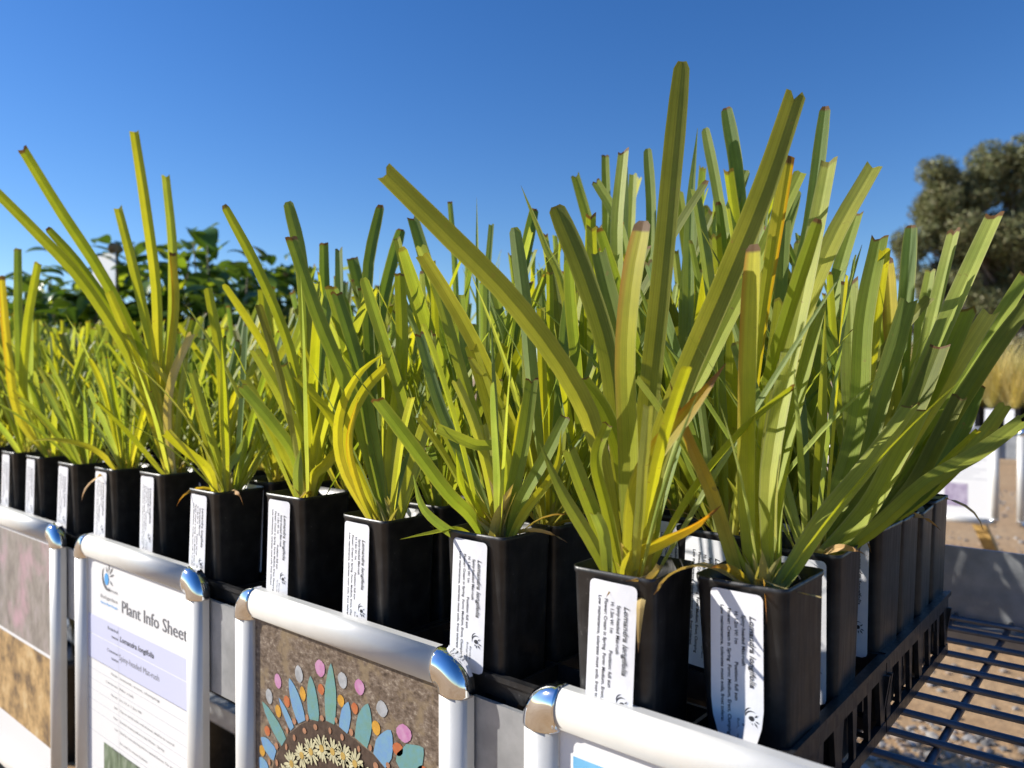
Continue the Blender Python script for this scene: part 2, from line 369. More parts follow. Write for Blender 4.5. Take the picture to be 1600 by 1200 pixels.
# label, 26 x 78 mm: local x across the face, z up, faces -y, origin at the top left corner
LW, LH = .0280, .080
def bulge(x, z): return -.00045 - .0005*math.sin(math.pi*max(0, min(1, x/LW)))*(1 if z > -.07 else 1.5)
def label_mesh(peel=False):
    mb = MB(); nx, nz = 8, 16; c = .003; ZR = [0, .004, .012, .024, .038, .1, .2, .3, .4, .5, .6, .7, .8, .9, .962, .985, 1.0]
    def P(i, j):
        x = LW*i/nx; z = -LH*ZR[j]
        # rounded corners
        dz = min(-z, LH+z); 
        if dz < c:
            ins = c - math.sqrt(max(0, c*c-(c-dz)**2)); x = ins + (LW-2*ins)*i/nx
        y = bulge(x, z)
        if peel and j > 11:
            k = (ZR[j]-ZR[11])/.3; x = x + (LW*.58 - x)*.62*k*k; y -= .006*k*k*abs(i/nx-.4); z -= .006*k*k*(1-abs(i/nx-.6))
        return (x, y, z)
    mb.rings([[P(i, j) for i in range(nx+1)] for j in range(nz+1)], close=False)
    return mb.mesh('label', True)
LABEL, LABEL_PEEL = label_mesh(), label_mesh(True)
def label_text():
    mb = MB()
    def line(x, z0, length, h, s, **k):     # rotated: reads downwards
        add_text(mb, s, length, h, lambda a, b: (x + b, bulge(x, z0-a) - .00022, z0 - a), **k)
    line(.0212, -.0110, .0350, .0028, 'Lomandra longifolia', shear=.25, bold=.02)
    line(.0172, -.0110, .0250, .0019, 'Spiny-headed Mat-rush', bold=.02)
    line(.0134, -.0100, .0160, .0019, 'H: 1.2m W: 1m', bold=.02)
    line(.0134, -.0350, .0190, .0019, 'Position: full sun', bold=.02)
    line(.0096, -.0090, .0630, .0019, 'Flower: Cream in Spring  Form: Medium, Erect, Clumping', bold=.02)
    line(.0058, -.0080, .0600, .0019, 'Low maintenance, tolerates most soils, frost tolerant', bold=.02)
    line(.0172, -.0645, .0080, .0013, 'Barossa'); line(.0146, -.0625, .0115, .0013, 'Bushgardens')
    # emblem: round body with sweeping tail arcs and a small cross of leaves
    def pt(a, b): return (.0222 + a, bulge(.0222, -.06) - .00022, -.061 + b)
    mb.poly([pt(.0016*math.cos(q)*(.75 if math.cos(q) > 0 else 1.1), .0013*math.sin(q)+.0002) for q in [i*.5236 for i in range(12)]])
    def arc(cx, cz, r, a0, a1, w):
        n = 7
        for i in range(n):
            qa = R(a0+(a1-a0)*i/n); qb = R(a0+(a1-a0)*(i+1)/n); wa = w*math.sin(math.pi*(i+.15)/(n+.3)); wb = w*math.sin(math.pi*(i+1.15)/(n+.3))
            mb.poly([pt(cx+(r-wa)*math.cos(qa), cz+(r-wa)*math.sin(qa)), pt(cx+(r+wa)*math.cos(qa), cz+(r+wa)*math.sin(qa)), pt(cx+(r+wb)*math.cos(qb), cz+(r+wb)*math.sin(qb)), pt(cx+(r-wb)*math.cos(qb), cz+(r-wb)*math.sin(qb))])
    arc(0, .0004, .0034, 60, 200, .00035); arc(0, .0018, .0036, 100, 190, .0003)
    for a, ln in ((-50, .0048), (-20, .0042), (-85, .004), (40, .004), (-115, .003)):
        q = R(a); d = Vector((math.cos(q), math.sin(q))); e = Vector((-d.y, d.x))*.0004; s = d*.0017; f = d*ln; mid = d*(ln*.65)
        mb.poly([pt(*s), pt(*(mid-e)), pt(*f), pt(*(mid+e))])
    return raw_mesh(mb, 'lettering')
LTEXT = label_text(); LTEXT.materials.append(M['ink'])

# ------------------------------------------------------------------ tube pot (50 mm square, 125 mm deep)
PH = .125
def pot_mesh():
    mb = MB(); rings = []
    def ring(h, r, z, chan=0.):
        pts = []
        for q in range(4):
            cx, cy = [(1,-1),(1,1),(-1,1),(-1,-1)][q]; a0 = [-90, 0, 90, 180][q]
            for s in range(5):
                a = R(a0 + 90*s/4); pts.append(Vector((cx*(h-r) + r*math.cos(a), cy*(h-r) + r*math.sin(a), z)))
            # channel in the middle of the side that follows
            nx, ny = [(1,0),(0,1),(-1,0),(0,-1)][q]; tx, ty = -ny, nx
            for f in (-.33, 0, .33):
                pts.append(Vector((nx*(h-chan*(1 if f == 0 else .9)) + tx*f*h, ny*(h-chan*(1 if f == 0 else .9)) + ty*f*h, z)))
        return pts
    for z, h in ((0, .0200), (.003, .0209), (.04, .0220), (.085, .0233), (.1215, .0244), (.1225, .0249), (PH, .0250)):
        rings.append(ring(h, .0050, z, .0005 if z < .121 else .0))
    for z, h in ((PH, .0243), (.112, .0236), (.06, .0222), (.006, .0200)): rings.append(ring(h, .0045, z))
    mb.rings(rings, True, True, False)
    return mb.mesh('pot', True)
POT = pot_mesh()
for p in POT.polygons:
    if len(p.vertices) > 4: p.use_smooth = False
def soil_mesh():
    mb = MB(); n = 10; h = .0228
    P = [[Vector((-h+2*h*i/n, -h+2*h*j/n, PH-.012 + rnd.uniform(-.0016, .0016) + .003*math.exp(-((i-5)**2+(j-5)**2)/8))) for i in range(n+1)] for j in range(n+1)]
    mb.rings(P, close=False); return mb.mesh('soil', True)
SOIL = soil_mesh()

# ------------------------------------------------------------------ blades
def spline(ps, t):
    n = len(ps)-1
    if n == 1: return ps[0].lerp(ps[1], t)
    s = min(t*n, n-1e-6); i = int(s); u = s-i
    p0 = ps[i-1] if i else ps[0]*2-ps[1]; p1 = ps[i]; p2 = ps[i+1]; p3 = ps[i+2] if i+2 <= n else ps[n]*2-ps[n-1]
    return .5*((2*p1) + (p2-p0)*u + (2*p0-5*p1+4*p2-p3)*u*u + (3*p1-p0-3*p2+p3)*u**3)
def blade_mesh(ps, width, face, roll=0., twist=0., fold=.30, tip='cut', mat='green', seg=12, base_w=.5, r=rnd, crinkle=0.):
    V, Fc, UV = [], [], []; us = (-1, -.5, 0, 0, .5, 1)
    ts = [i/seg for i in range(seg)] + ([.985, 1.0] if tip in ('round',) else [1.0])
    nc = r.uniform(-.4, .4); nk = r.uniform(.2, 1.2)
    for k, t in enumerate(ts):
        p = spline(ps, t); T = (spline(ps, min(1, t+.02)) - spline(ps, max(0, t-.02))).normalized()
        f = Vector(face); S = T.cross(f)
        if S.length < 1e-4: S = T.cross(Vector((1, .3, .2)))
        S.normalize(); S = Matrix.Rotation(R(roll + twist*t), 3, T) @ S; N = S.cross(T)
        w = width*.5*(base_w + (1-base_w)*min(1, t/.3)**.8)
        if tip == 'point': w *= 1 if t < .45 else max(.03, 1-((t-.45)/.55)**1.7)
        elif tip == 'round': w *= 1 if t < .9 else (.92 if t < .98 else (.78 if t < .99 else .42))
        else: w *= 1 - .16*max(0, (t-.75)/.25)
        fo = fold*(1.0 if t < .6 else 1 - .35*(t-.6)/.4) + .3*max(0, .15-t)/.15
        for ui, u in enumerate(us):
            if ui == 3: V.append(V[-1].copy()); UV.append(UV[-1]); continue
            dz = 0
            if k == len(ts)-1:
                L = width
                if tip == 'notch': dz = L*(.34*min(1, abs(u-nc)) - .18)*(1 if u > nc else nk) + r.uniform(-.08, .08)*L
                elif tip == 'cut': dz = r.uniform(-.2, .12)*L - (.10*L if u == 0 else 0)
            q = p + S*(u*w*math.cos(fo)) + N*((abs(u)*.85 + .15*u*u)*w*math.sin(fo)) + T*dz
            if crinkle: q = q + N*r.uniform(-crinkle, crinkle)
            V.append(q); UV.append((.5+.5*u, t))
    m5 = len(us)
    for k in range(len(ts)-1):
        for j in (0, 1, 3, 4): Fc.append((k*m5+j, k*m5+j+1, (k+1)*m5+j+1, (k+1)*m5+j))
    m = bpy.data.meshes.new('leaf'); m.from_pydata([tuple(v) for v in V], [], Fc)
    uvl = m.uv_layers.new(name='UVMap')
    for p in m.polygons:
        p.use_smooth = True
        for li in p.loop_indices: uvl.data[li].uv = UV[m.loops[li].vertex_index]
    m.materials.append(LM[mat]); return m
def lib_blade(length, lean, curve, width, mat, tip, roll, twist, fold=.3, r=rnd):
    """rises from the origin, leaning to +x by lean degrees at the base, curving by curve degrees to the tip"""
    ps = []; p = Vector((0, 0, 0)); n = 6
    for i in range(n+1):
        ps.append(p.copy()); a = R(lean + curve*(i/n)**1.3)
        p = p + Vector((math.sin(a), r.uniform(-.02, .02), math.cos(a)))*(length/n)
    return blade_mesh(ps, width, (-1, 0, .25), roll, twist, fold, tip, mat, seg=9, r=r)
def pick(ws):
    s = rnd.random()*sum(v for _, v in ws)
    for k, v in ws:
        s -= v
        if s <= 0: return k
    return ws[-1][0]
TIPS = [('cut', 5), ('notch', 2), ('round', 3.5), ('point', 1.5)]
WR = [('olive', 1.6), ('green', 4.5), ('deep', 2), ('blue', 1.6), ('pale', 3), ('lime', 4), ('yellow', .15), ('thin', 1)]
WL = [('olive', 1.8), ('green', 4), ('deep', 1.3), ('blue', 2.2), ('pale', 2), ('lime', 4), ('yellow', .1), ('thin', 1)]
LIB = {'tall': [], 'mid': [], 'short': [], 'thin': [], 'dry': [], 'side': []}
for key, n_, L0, L1, w0, w1, ln, cv in (('tall', 60, .26, .34, .0080, .0118, (1, 16), (-4, 16)), ('mid', 80, .17, .26, .0062, .0108, (2, 26), (-6, 24)),
                                        ('short', 50, .08, .17, .0048, .0088, (6, 40), (0, 34)), ('thin', 40, .10, .27, .0022, .005, (4, 34), (0, 40))):
    for i in range(n_):
        LIB[key].append(lib_blade(rnd.uniform(L0, L1), rnd.uniform(*ln), rnd.uniform(*cv), rnd.uniform(w0, w1), pick(WL if i % 2 else WR) if key != 'thin' else pick([('thin', 4), ('blue', 2), ('lime', 1)]),
                                  pick(TIPS) if key != 'thin' else 'point', rnd.uniform(-50, 50), rnd.uniform(-45, 45), rnd.uniform(.15, .5)))
for i in range(16):
    LIB['dry'].append(lib_blade(rnd.uniform(.03, .075), rnd.uniform(30, 75), rnd.uniform(40, 130), rnd.uniform(.002, .0055), pick([('dry', 3), ('rust', 1)]), 'point', rnd.uniform(-60, 60), rnd.uniform(-120, 120), .3))
def sheath_mesh(seed):
    r = random.Random(seed); V, Fc, UV = [], [], []
    for i in range(11):
        a = r.uniform(0, 6.28); L = r.uniform(.016, .034); ln = r.uniform(8, 34)
        m = lib_blade(L, ln, 20, r.uniform(.003, .006), 'straw', 'point', r.uniform(-40, 40), 0, r=r)
        rot = Matrix.Rotation(a, 3, 'Z'); n = len(V); off = Vector((r.uniform(-.004, .004), r.uniform(-.004, .004), 0))
        V += [tuple(rot @ v.co + off) for v in m.vertices]; Fc += [tuple(n+k for k in p.vertices) for p in m.polygons]
        bpy.data.meshes.remove(m)
    me = bpy.data.meshes.new('leaf_base'); me.from_pydata(V, [], Fc); uvl = me.uv_layers.new(name='UVMap')
    for l in me.loops: uvl.data[l.index].uv = (.5, .4)
    me.materials.append(LM['straw']); return me
SHEATH = [sheath_mesh(i) for i in range(4)]

ENV = [(-300, 470), (0, 470), (120, 500), (300, 490), (420, 450), (520, 420), (650, 400), (800, 385), (870, 330), (950, 290), (1080, 250), (1200, 275), (1290, 300), (1360, 360), (1430, 420), (1520, 470), (1600, 540), (1900, 600)]
def env(px):
    for (a, ya), (b, yb) in zip(ENV, ENV[1:]):
        if a <= px <= b: return ya + (yb-ya)*(px-a)/(b-a)
    return 500
def project(p):
    q = CM.transposed() @ (p - CAM); return 800 + F*q.x/-q.z, 600 - F*q.y/-q.z
def fits(t, m, a, s):
    tipv = m.vertices[len(m.vertices)-3].co; w_ = Matrix.Rotation(a, 3, 'Z') @ (tipv*s) + Vector((t.location.x, t.location.y, t.location.z + PH - .013))
    x, y = project(w_); return y > env(x) + rnd.random()**2*90
Z_RIM0 = 1 - .101
def potted(label, x, y, dz=0., rz=0., with_label=True, peel=False, group=None, lx=.0045, text=True, tilt=(0, 0), name='potted_mat_rush'):
    """x, y: pot axis. Root at the pot's base centre"""
    z = Z_RIM0 - PH + dz
    t = thing(name, label, 'potted plant', (x, y, z), group); t.rotation_euler = (R(tilt[0]), R(tilt[1]), R(rz))
    obj('pot', POT, M['plastic'], t); obj('soil', SOIL, M['soil'], t)
    if with_label:
        lo = obj('label', LABEL_PEEL if peel else LABEL, M['paper'], t, (-.0244 + lx, -.02525, PH-.0042)); lo.rotation_euler = (R(-1.9), R(rnd.uniform(-1.5, 1.5)), 0)
        if text: obj('lettering', LTEXT, None, lo)
    return t
def base_of(t, ox=0., oy=0.): return Vector((t.location.x+ox, t.location.y+oy, t.location.z + PH - .012))
def local(t, m):
    m.transform(Matrix.Rotation(-t.rotation_euler.z, 4, 'Z') @ Matrix.Translation(-t.location)); return m
def hero(t, pix, width, mat, tip='cut', roll=0., twist=0., fold=.3, dd=0., ox=0., oy=0., base_w=.5, bend=0., crinkle=0., seg=14):
    """pix: points of the blade from the tip down towards the base, in photo pixels; dd: how much farther the tip stands than the base (m)"""
    b = base_of(t, ox, oy); r = (b-CAM); d0 = r.dot(CM @ Vector((0, 0, -1)))
    n = len(pix); ps = [b]
    for i in range(n-1, -1, -1):
        ps.append(at_depth(pix[i][0], pix[i][1], d0 + dd*(n-i)/n))
    face = ((CAM - (ps[0]+ps[-1])/2).normalized() - (CM @ Vector((1, 0, 0)))*.28).normalized()
    m = blade_mesh(ps, width, face, roll, twist, fold, tip, mat, seg=seg, base_w=base_w, crinkle=crinkle)
    return obj('leaf', local(t, m), None, t)
def sprout(t, kinds, spread=.009, fan=None):
    """kinds: list of (library key, count)"""
    a0 = rnd.uniform(0, 360) if fan is None else fan
    for key, n in kinds:
        for i in range(n):
            for tr_ in range(10):
                m = rnd.choice(LIB[key if tr_ < 5 or key == 'thin' else ('mid' if tr_ < 8 and key == 'tall' else 'short')])
                a = (a0 + rnd.choice((0, 180)) + rnd.gauss(0, 34)) if rnd.random() < .6 else rnd.uniform(0, 360)
                if fits(t, m, R(a), 1): break
            o = obj('leaf', m, None, t)
            o.rotation_euler = (0, 0, R(a)); q = rnd.uniform(.0, spread)
            o.location = (math.cos(R(a))*q, math.sin(R(a))*q, PH-.013); s = rnd.uniform(.85, 1.12); o.scale = (s, s, s)
    o = obj('leaf_base', rnd.choice(SHEATH), None, t, (0, 0, PH-.013)); o.rotation_euler = (0, 0, rnd.uniform(0, 6.28))
    for i in range(rnd.choice((1, 2, 2, 3))):
        o = obj('dry_leaf', rnd.choice(LIB['dry']), None, t, (rnd.uniform(-.008, .008), rnd.uniform(-.008, .008), PH-.011)); o.rotation_euler = (0, 0, rnd.uniform(0, 6.28))

YR = .3715                                 # axis of the front row of tubes
FG = 'front row of labelled mat-rush tubes'
# ---- the corner tube (yellow blade, peeling label)
p0 = potted('potted mat-rush at the bench corner with broad yellow upright blade and peeling label', -.1560, YR+.020, .000, -3, peel=True, lx=.0100, tilt=(1.5, -1), group=FG)
hero(p0, [(1204, 382), (1193, 520), (1186, 660), (1182, 800)], .0118, 'yellow', 'round', -24, 0, .22, dd=-.01, ox=-.004)
hero(p0, [(1066, 592), (1095, 690), (1130, 780)], .0075, 'rust', 'point', 10, 30, .3, dd=-.01, ox=-.010, base_w=.9)
hero(p0, [(1322, 258), (1284, 430), (1245, 600), (1215, 760)], .0112, 'pale', 'notch', -14, 10, .3, dd=.05, ox=.004, oy=.004)
hero(p0, [(1390, 270), (1322, 385), (1262, 530), (1218, 720)], .0115, 'pale', 'notch', 8, 0, .2, dd=.06, ox=.002, oy=.01)
hero(p0, [(1443, 640), (1372, 735), (1300, 820)], .0150, 'pale', 'cut', -28, -10, .3, dd=.05, ox=.010, oy=-.004, base_w=.7)
hero(p0, [(1300, 480), (1262, 620), (1225, 780)], .0120, 'green', 'cut', -10, 0, .35, dd=.05, ox=.006, oy=.008)
hero(p0, [(1245, 470), (1225, 620), (1205, 780)], .0125, 'lime', 'cut', 4, 0, .25, dd=.05, oy=.008)
hero(p0, [(1150, 745), (1175, 790), (1186, 840)], .006, 'lime', 'point', 10, 0, .3, dd=.02, ox=.003)
hero(p0, [(1295, 934), (1235, 918), (1195, 904)], .0035, 'straw', 'point', 60, 40, .2, dd=-.03, base_w=1, crinkle=.0004)
hero(p0, [(1032, 922), (1062, 892), (1120, 882)], .0062, 'dry', 'point', 50, 60, .3, dd=-.02, base_w=.8, crinkle=.0005)
sprout(p0, [('thin', 2), ('short', 2)], .008, fan=90)
# ---- the big hero plant
p1 = potted('potted mat-rush with the longest broad olive blades, beside the peeling label tube', -.2175, YR-.010, .000, 2, lx=.0125, group=FG)
hero(p1, [(603, 272), (700, 368), (800, 470), (888, 590), (935, 700)], .0128, 'olive', 'notch', 18, 0, .42, dd=-.02, ox=-.008)
hero(p1, [(868, 322), (912, 430), (952, 560), (968, 700)], .0132, 'olive', 'round', 8, 8, .38, dd=.03, ox=-.003, oy=.006)
hero(p1, [(1006, 345), (988, 440), (979, 560), (984, 700), (985, 800)], .0140, 'ember', 'round', -22, 0, .22, dd=-.01, ox=.001, oy=-.004)
hero(p1, [(1066, 96), (1050, 260), (1034, 430), (1014, 620), (1000, 780)], .0126, 'olive', 'round', 16, 0, .24, dd=.05, ox=.003, oy=.006)
hero(p1, [(1244, 145), (1195, 290), (1134, 440), (1070, 590), (1020, 740)], .0140, 'olive', 'cut', 16, 0, .36, dd=.01, ox=.006)
hero(p1, [(1252, 268), (1180, 420), (1110, 560), (1040, 720)], .0100, 'green', 'cut', -10, 0, .3, dd=.05, ox=.006, oy=.008)
hero(p1, [(1134, 568), (1080, 640), (1020, 715), (992, 790)], .0118, 'gold', 'point', 14, -20, .4, dd=-.035, ox=.001, oy=-.006, base_w=.7)
hero(p1, [(1128, 788), (1085, 822), (1035, 845), (985, 872)], .0085, 'gold', 'point', 30, 40, .3, dd=-.03, ox=-.002, oy=-.008, base_w=.7, crinkle=.0003)
hero(p1, [(950, 662), (932, 720), (950, 800)], .0070, 'lime', 'cut', 0, 0, .4, dd=-.02, ox=-.004, oy=-.004)
hero(p1, [(908, 590), (948, 650), (975, 740)], .0095, 'lime', 'cut', 10, 0, .25, dd=.01, ox=-.001)
hero(p1, [(842, 690), (880, 770), (925, 845)], .0085, 'deep', 'point', -10, 0, .3, dd=-.02, ox=-.010, oy=-.006)
hero(p1, [(888, 700), (915, 770), (945, 845)], .0090, 'green', 'cut', 10, 0, .3, dd=-.01, ox=-.008)
hero(p1, [(930, 800), (945, 840)], .0070, 'thin', 'cut', 0, 0, .3, dd=-.02, ox=-.010, oy=-.010, base_w=.9)
hero(p1, [(1018, 585), (1010, 690), (1000, 800)], .0120, 'green', 'cut', 0, 0, .25, dd=.03, oy=.008)
hero(p1, [(935, 392), (965, 520), (985, 680)], .0115, 'deep', 'cut', 12, 0, .3, dd=.05, oy=.010)
hero(p1, [(978, 908), (1015, 902), (1030, 884)], .0045, 'dry', 'point', 40, 160, .4, dd=-.02, ox=.006, oy=-.012, base_w=1, crinkle=.0005)
sprout(p1, [('thin', 4), ('short', 3)], .009)
# ---- third tube
p2 = potted('potted mat-rush with pale fibrous base, next to a gap in the crate', -.3235, YR, .005, 1, lx=.0085, group=FG)
hero(p2, [(588, 622), (640, 690), (700, 770), (735, 805)], .0090, 'green', 'cut', 10, 0, .35, dd=-.03, ox=-.006, oy=-.004)
hero(p2, [(736, 540), (762, 620), (788, 720), (790, 790)], .0105, 'lime', 'cut', -10, 0, .3, dd=.0, ox=.004)
hero(p2, [(832, 590), (818, 690), (800, 780)], .0100, 'green', 'cut', 0, 0, .3, dd=-.01, ox=.008)
hero(p2, [(886, 648), (850, 720), (812, 790)], .0088, 'green', 'cut', -12, 0, .3, dd=-.02, ox=.010, oy=-.004)
hero(p2, [(877, 672), (868, 735), (820, 800)], .0058, 'lime', 'point', 10, 0, .3, dd=-.03, ox=.010, oy=-.006)
hero(p2, [(645, 740), (662, 795), (705, 832)], .0062, 'thin', 'point', 0, 20, .3, dd=-.02, ox=-.012, oy=-.008)
hero(p2, [(624, 843), (670, 834), (715, 828)], .0050, 'lime', 'point', 40, 20, .3, dd=-.02, ox=-.012, oy=-.006, base_w=1)
hero(p2, [(680, 668), (740, 695), (790, 712)], .0075, 'green', 'cut', 20, 0, .3, dd=-.02, ox=.004, oy=0)
hero(p2, [(712, 700), (722, 760), (752, 795)], .0070, 'lime', 'point', 0, 60, .3, dd=-.02, ox=-.004)
hero(p2, [(655, 520), (690, 640), (745, 760)], .0080, 'blue', 'cut', 0, 0, .3, dd=.02, ox=-.002)
hero(p2, [(672, 410), (715, 560), (760, 720)], .0078, 'green', 'cut', 10, 0, .3, dd=.03)
hero(p2, [(778, 590), (783, 690), (782, 770)], .0075, 'lime', 'cut', 0, 0, .3, dd=.01)
hero(p2, [(755, 665), (768, 740)], .0085, 'pale', 'cut', 0, 0, .3, dd=.01)
sprout(p2, [('thin', 6), ('short', 6)], .010)
for o_ in [c for c in COL.objects if c.parent == p2 and c.name.startswith('leaf_base')]: o_.scale = (1.5, 1.5, 1.5)
ob_ = obj('leaf_base', SHEATH[2], None, p2, (.002, -.006, PH-.012)); ob_.scale = (1.3, 1.3, 1.4)
# ---- fourth tube
p3 = potted('potted mat-rush with thin arching yellow-green blades above the flower mosaic frame', -.4300, YR, .002, -1, lx=.0055, group=FG)
hero(p3, [(606, 548), (560, 585), (530, 650), (535, 730)], .0075, 'lime', 'point', 10, 30, .3, dd=-.02, ox=-.012, oy=-.004)
hero(p3, [(604, 572), (570, 610), (545, 670), (552, 750)], .0080, 'lime', 'cut', 0, 20, .3, dd=-.01, ox=-.010)
hero(p3, [(560, 620), (545, 690), (560, 760)], .0055, 'yellow', 'point', 0, 20, .3, dd=-.02, ox=-.008, oy=-.006)
hero(p3, [(595, 320), (575, 430), (580, 580), (590, 700)], .0095, 'deep', 'round', 0, 0, .3, dd=.05, oy=.006)
hero(p3, [(455, 370), (500, 500), (550, 620), (580, 720)], .0112, 'green', 'cut', 0, 0, .35, dd=.02, ox=-.004)
hero(p3, [(625, 425), (628, 560), (612, 700)], .0100, 'lime', 'cut', 6, 0, .25, dd=.02)
hero(p3, [(525, 455), (560, 570), (585, 700)], .0105, 'deep', 'cut', 12, 0, .3, dd=.02)
hero(p3, [(690, 590), (655, 690), (620, 760)], .0085, 'blue', 'cut', 0, 0, .3, dd=.02, ox=.006)
hero(p3, [(672, 640), (648, 720)], .0100, 'pale', 'cut', 10, 0, .3, dd=.0, ox=.008)
sprout(p3, [('thin', 4), ('short', 4), ('mid', 4)], .010, fan=10)
# ---- fifth tube
p4 = potted('potted mat-rush leaning fan of green blades, rim raised above its neighbours', -.5300, YR, .008, 2, lx=.0075, group=FG)
hero(p4, [(397, 545), (440, 620), (472, 700)], .0098, 'green', 'cut', 8, 0, .35, dd=-.01, ox=-.004)
hero(p4, [(376, 602), (425, 660), (462, 715)], .0100, 'deep', 'cut', 10, 0, .35, dd=-.02, ox=-.006)
hero(p4, [(446, 566), (472, 640), (482, 715)], .0105, 'green', 'cut', -8, 0, .35, dd=0)
hero(p4, [(528, 572), (505, 650), (490, 720)], .0082, 'lime', 'point', 0, 10, .3, dd=-.02, ox=.004)
hero(p4, [(538, 690), (510, 725), (490, 745)], .0085, 'lime', 'cut', 20, 0, .3, dd=-.02, ox=.006, oy=-.004)
hero(p4, [(450, 315), (470, 400), (480, 520), (485, 650)], .0115, 'deep', 'round', 0, 0, .3, dd=.03)
hero(p4, [(350, 320), (408, 430), (455, 550), (478, 680)], .0085, 'lime', 'round', 0, 0, .3, dd=.0)
hero(p4, [(492, 440), (488, 560), (486, 680)], .0110, 'lime', 'cut', 0, 0, .2, dd=.02)
hero(p4, [(470, 700), (466, 740)], .0085, 'blue', 'point', 0, 0, .3, dd=-.02, ox=-.004, oy=-.006)
hero(p4, [(452, 795), (470, 778), (482, 768)], .0060, 'rust', 'point', 30, 60, .3, dd=-.02, oy=-.008, base_w=1)
sprout(p4, [('thin', 3), ('short', 3), ('mid', 4)], .010, fan=-20)
p5 = potted('potted mat-rush with low yellow blade, above the gap between mosaic and info sheet frames', -.6560, YR, .000, 0, lx=.0075, group=FG)
hero(p5, [(256, 676), (290, 705), (325, 735)], .0090, 'lime', 'cut', 20, 20, .3, dd=-.02, ox=-.008, oy=-.006)
hero(p5, [(300, 580), (320, 650), (340, 720)], .0085, 'green', 'cut', 0, 0, .3, dd=0)
hero(p5, [(405, 650), (380, 700), (355, 735)], .0085, 'blue', 'cut', 0, 0, .3, dd=0, ox=.006)
hero(p5, [(325, 450), (345, 560), (352, 670)], .0100, 'lime', 'cut', 0, 0, .3, dd=.03)
sprout(p5, [('thin', 12), ('short', 8), ('mid', 6)], .011)
p6 = potted('potted mat-rush with very long yellow-green blades fanning high over the info sheet frame', -.7700, YR+.006, .006, 0, lx=.0075, group=FG)
hero(p6, [(35, 232), (95, 330), (160, 430), (215, 540), (240, 630)], .0118, 'lime', 'notch', 10, 0, .4, dd=.0, ox=-.006)
hero(p6, [(-12, 293), (60, 365), (130, 440), (200, 550), (235, 640)], .0118, 'lime', 'cut', -6, 0, .4, dd=-.02, ox=-.008)
hero(p6, [(74, 356), (130, 420), (190, 510), (230, 610)], .0095, 'lime', 'round', 0, 0, .4, dd=.02, ox=-.004)
hero(p6, [(210, 205), (228, 320), (245, 450), (250, 580)], .0118, 'lime', 'notch', 0, 0, .45, dd=.03)
hero(p6, [(259, 275), (270, 390), (268, 510), (258, 620)], .0100, 'green', 'notch', 10, 0, .4, dd=.03, ox=.004)
hero(p6, [(185, 325), (210, 420), (235, 530), (248, 630)], .0110, 'lime', 'notch', -8, 0, .4, dd=.01)
hero(p6, [(270, 395), (275, 480), (265, 590)], .0080, 'yellow', 'notch', 0, 0, .3, dd=.02, ox=.004)
hero(p6, [(170, 455), (205, 540), (235, 640)], .0100, 'lime', 'cut', 0, 0, .3, dd=-.01, ox=-.006)
hero(p6, [(300, 520), (270, 590), (262, 660)], .0085, 'straw', 'cut', 0, 0, .3, dd=-.02, ox=.004)
sprout(p6, [('thin', 3), ('short', 5), ('mid', 4)], .011)
p7 = potted('potted mat-rush with drooping yellow low leaf in front of the info sheet frame top', -.8650, YR, .004, 0, lx=.0075, group=FG)
hero(p7, [(40, 690), (90, 688), (150, 705)], .0085, 'lime', 'point', 40, 20, .3, dd=-.02, oy=-.006)
sprout(p7, [('thin', 6), ('short', 12), ('mid', 5)], .011)
p8 = potted('potted mat-rush between the info sheet frame and the photo frame, second past the tall fan', -.9690, YR, .002, 0, lx=.0075, group=FG)
sprout(p8, [('thin', 6), ('short', 12), ('mid', 5)], .011)
p9 = potted('potted mat-rush above the framed photo of pink flowers, third past the tall fan', -1.0740, YR, .003, 0, lx=.0075, group=FG)
hero(p9, [(28, 388), (30, 520), (40, 640)], .0110, 'deep', 'cut', 0, 0, .3, dd=.02)
hero(p9, [(60, 410), (42, 520), (40, 640)], .0110, 'lime', 'cut', 0, 0, .3, dd=.0)
hero(p9, [(2, 430), (12, 540), (30, 650)], .0105, 'yellow', 'cut', 0, 0, .3, dd=-.01)
sprout(p9, [('thin', 4), ('short', 5), ('mid', 4)], .011)
p10 = potted('potted mat-rush above the framed photo of pink flowers, fourth past the tall fan', -1.1650, YR, .003, 0, lx=.0075, group=FG)
sprout(p10, [('thin', 4), ('short', 5), ('mid', 5)], .011)

# ---- the right-hand column of tubes beside the bare grid
CG = 'mat-rush tubes along the bare wire grid'
q1 = potted('potted mat-rush behind the corner tube with broad blades spreading over the bare grid', -.1600, .4660, .002, 2, lx=.014, group=CG)
hero(q1, [(1556, 335), (1500, 460), (1430, 620), (1370, 740)], .0135, 'pale', 'notch', -20, 0, .42, dd=.03, ox=.002)
hero(q1, [(1602, 655), (1530, 708), (1450, 755), (1370, 825)], .0110, 'green', 'cut', -20, 0, .3, dd=.03, ox=.008, oy=-.004, base_w=.7)
hero(q1, [(1548, 488), (1490, 580), (1420, 690), (1365, 780)], .0130, 'pale', 'notch', -16, 0, .3, dd=.02, ox=.004)
hero(q1, [(1514, 480), (1470, 580), (1410, 690), (1350, 790)], .0135, 'green', 'cut', -10, 0, .3, dd=.02, ox=.003)
hero(q1, [(1470, 540), (1430, 640), (1380, 740)], .0140, 'olive', 'cut', -14, 0, .3, dd=.01, ox=.004)
hero(q1, [(1440, 640), (1400, 720), (1355, 800)], .0140, 'pale', 'notch', -22, 0, .35, dd=-.01, ox=.006, oy=-.006, base_w=.7)
hero(q1, [(1328, 440), (1330, 580), (1330, 720)], .0125, 'pale', 'notch', 0, 0, .3, dd=.03, oy=.004)
hero(q1, [(1375, 370), (1350, 500), (1335, 680)], .0120, 'green', 'cut', 8, 0, .3, dd=.03)
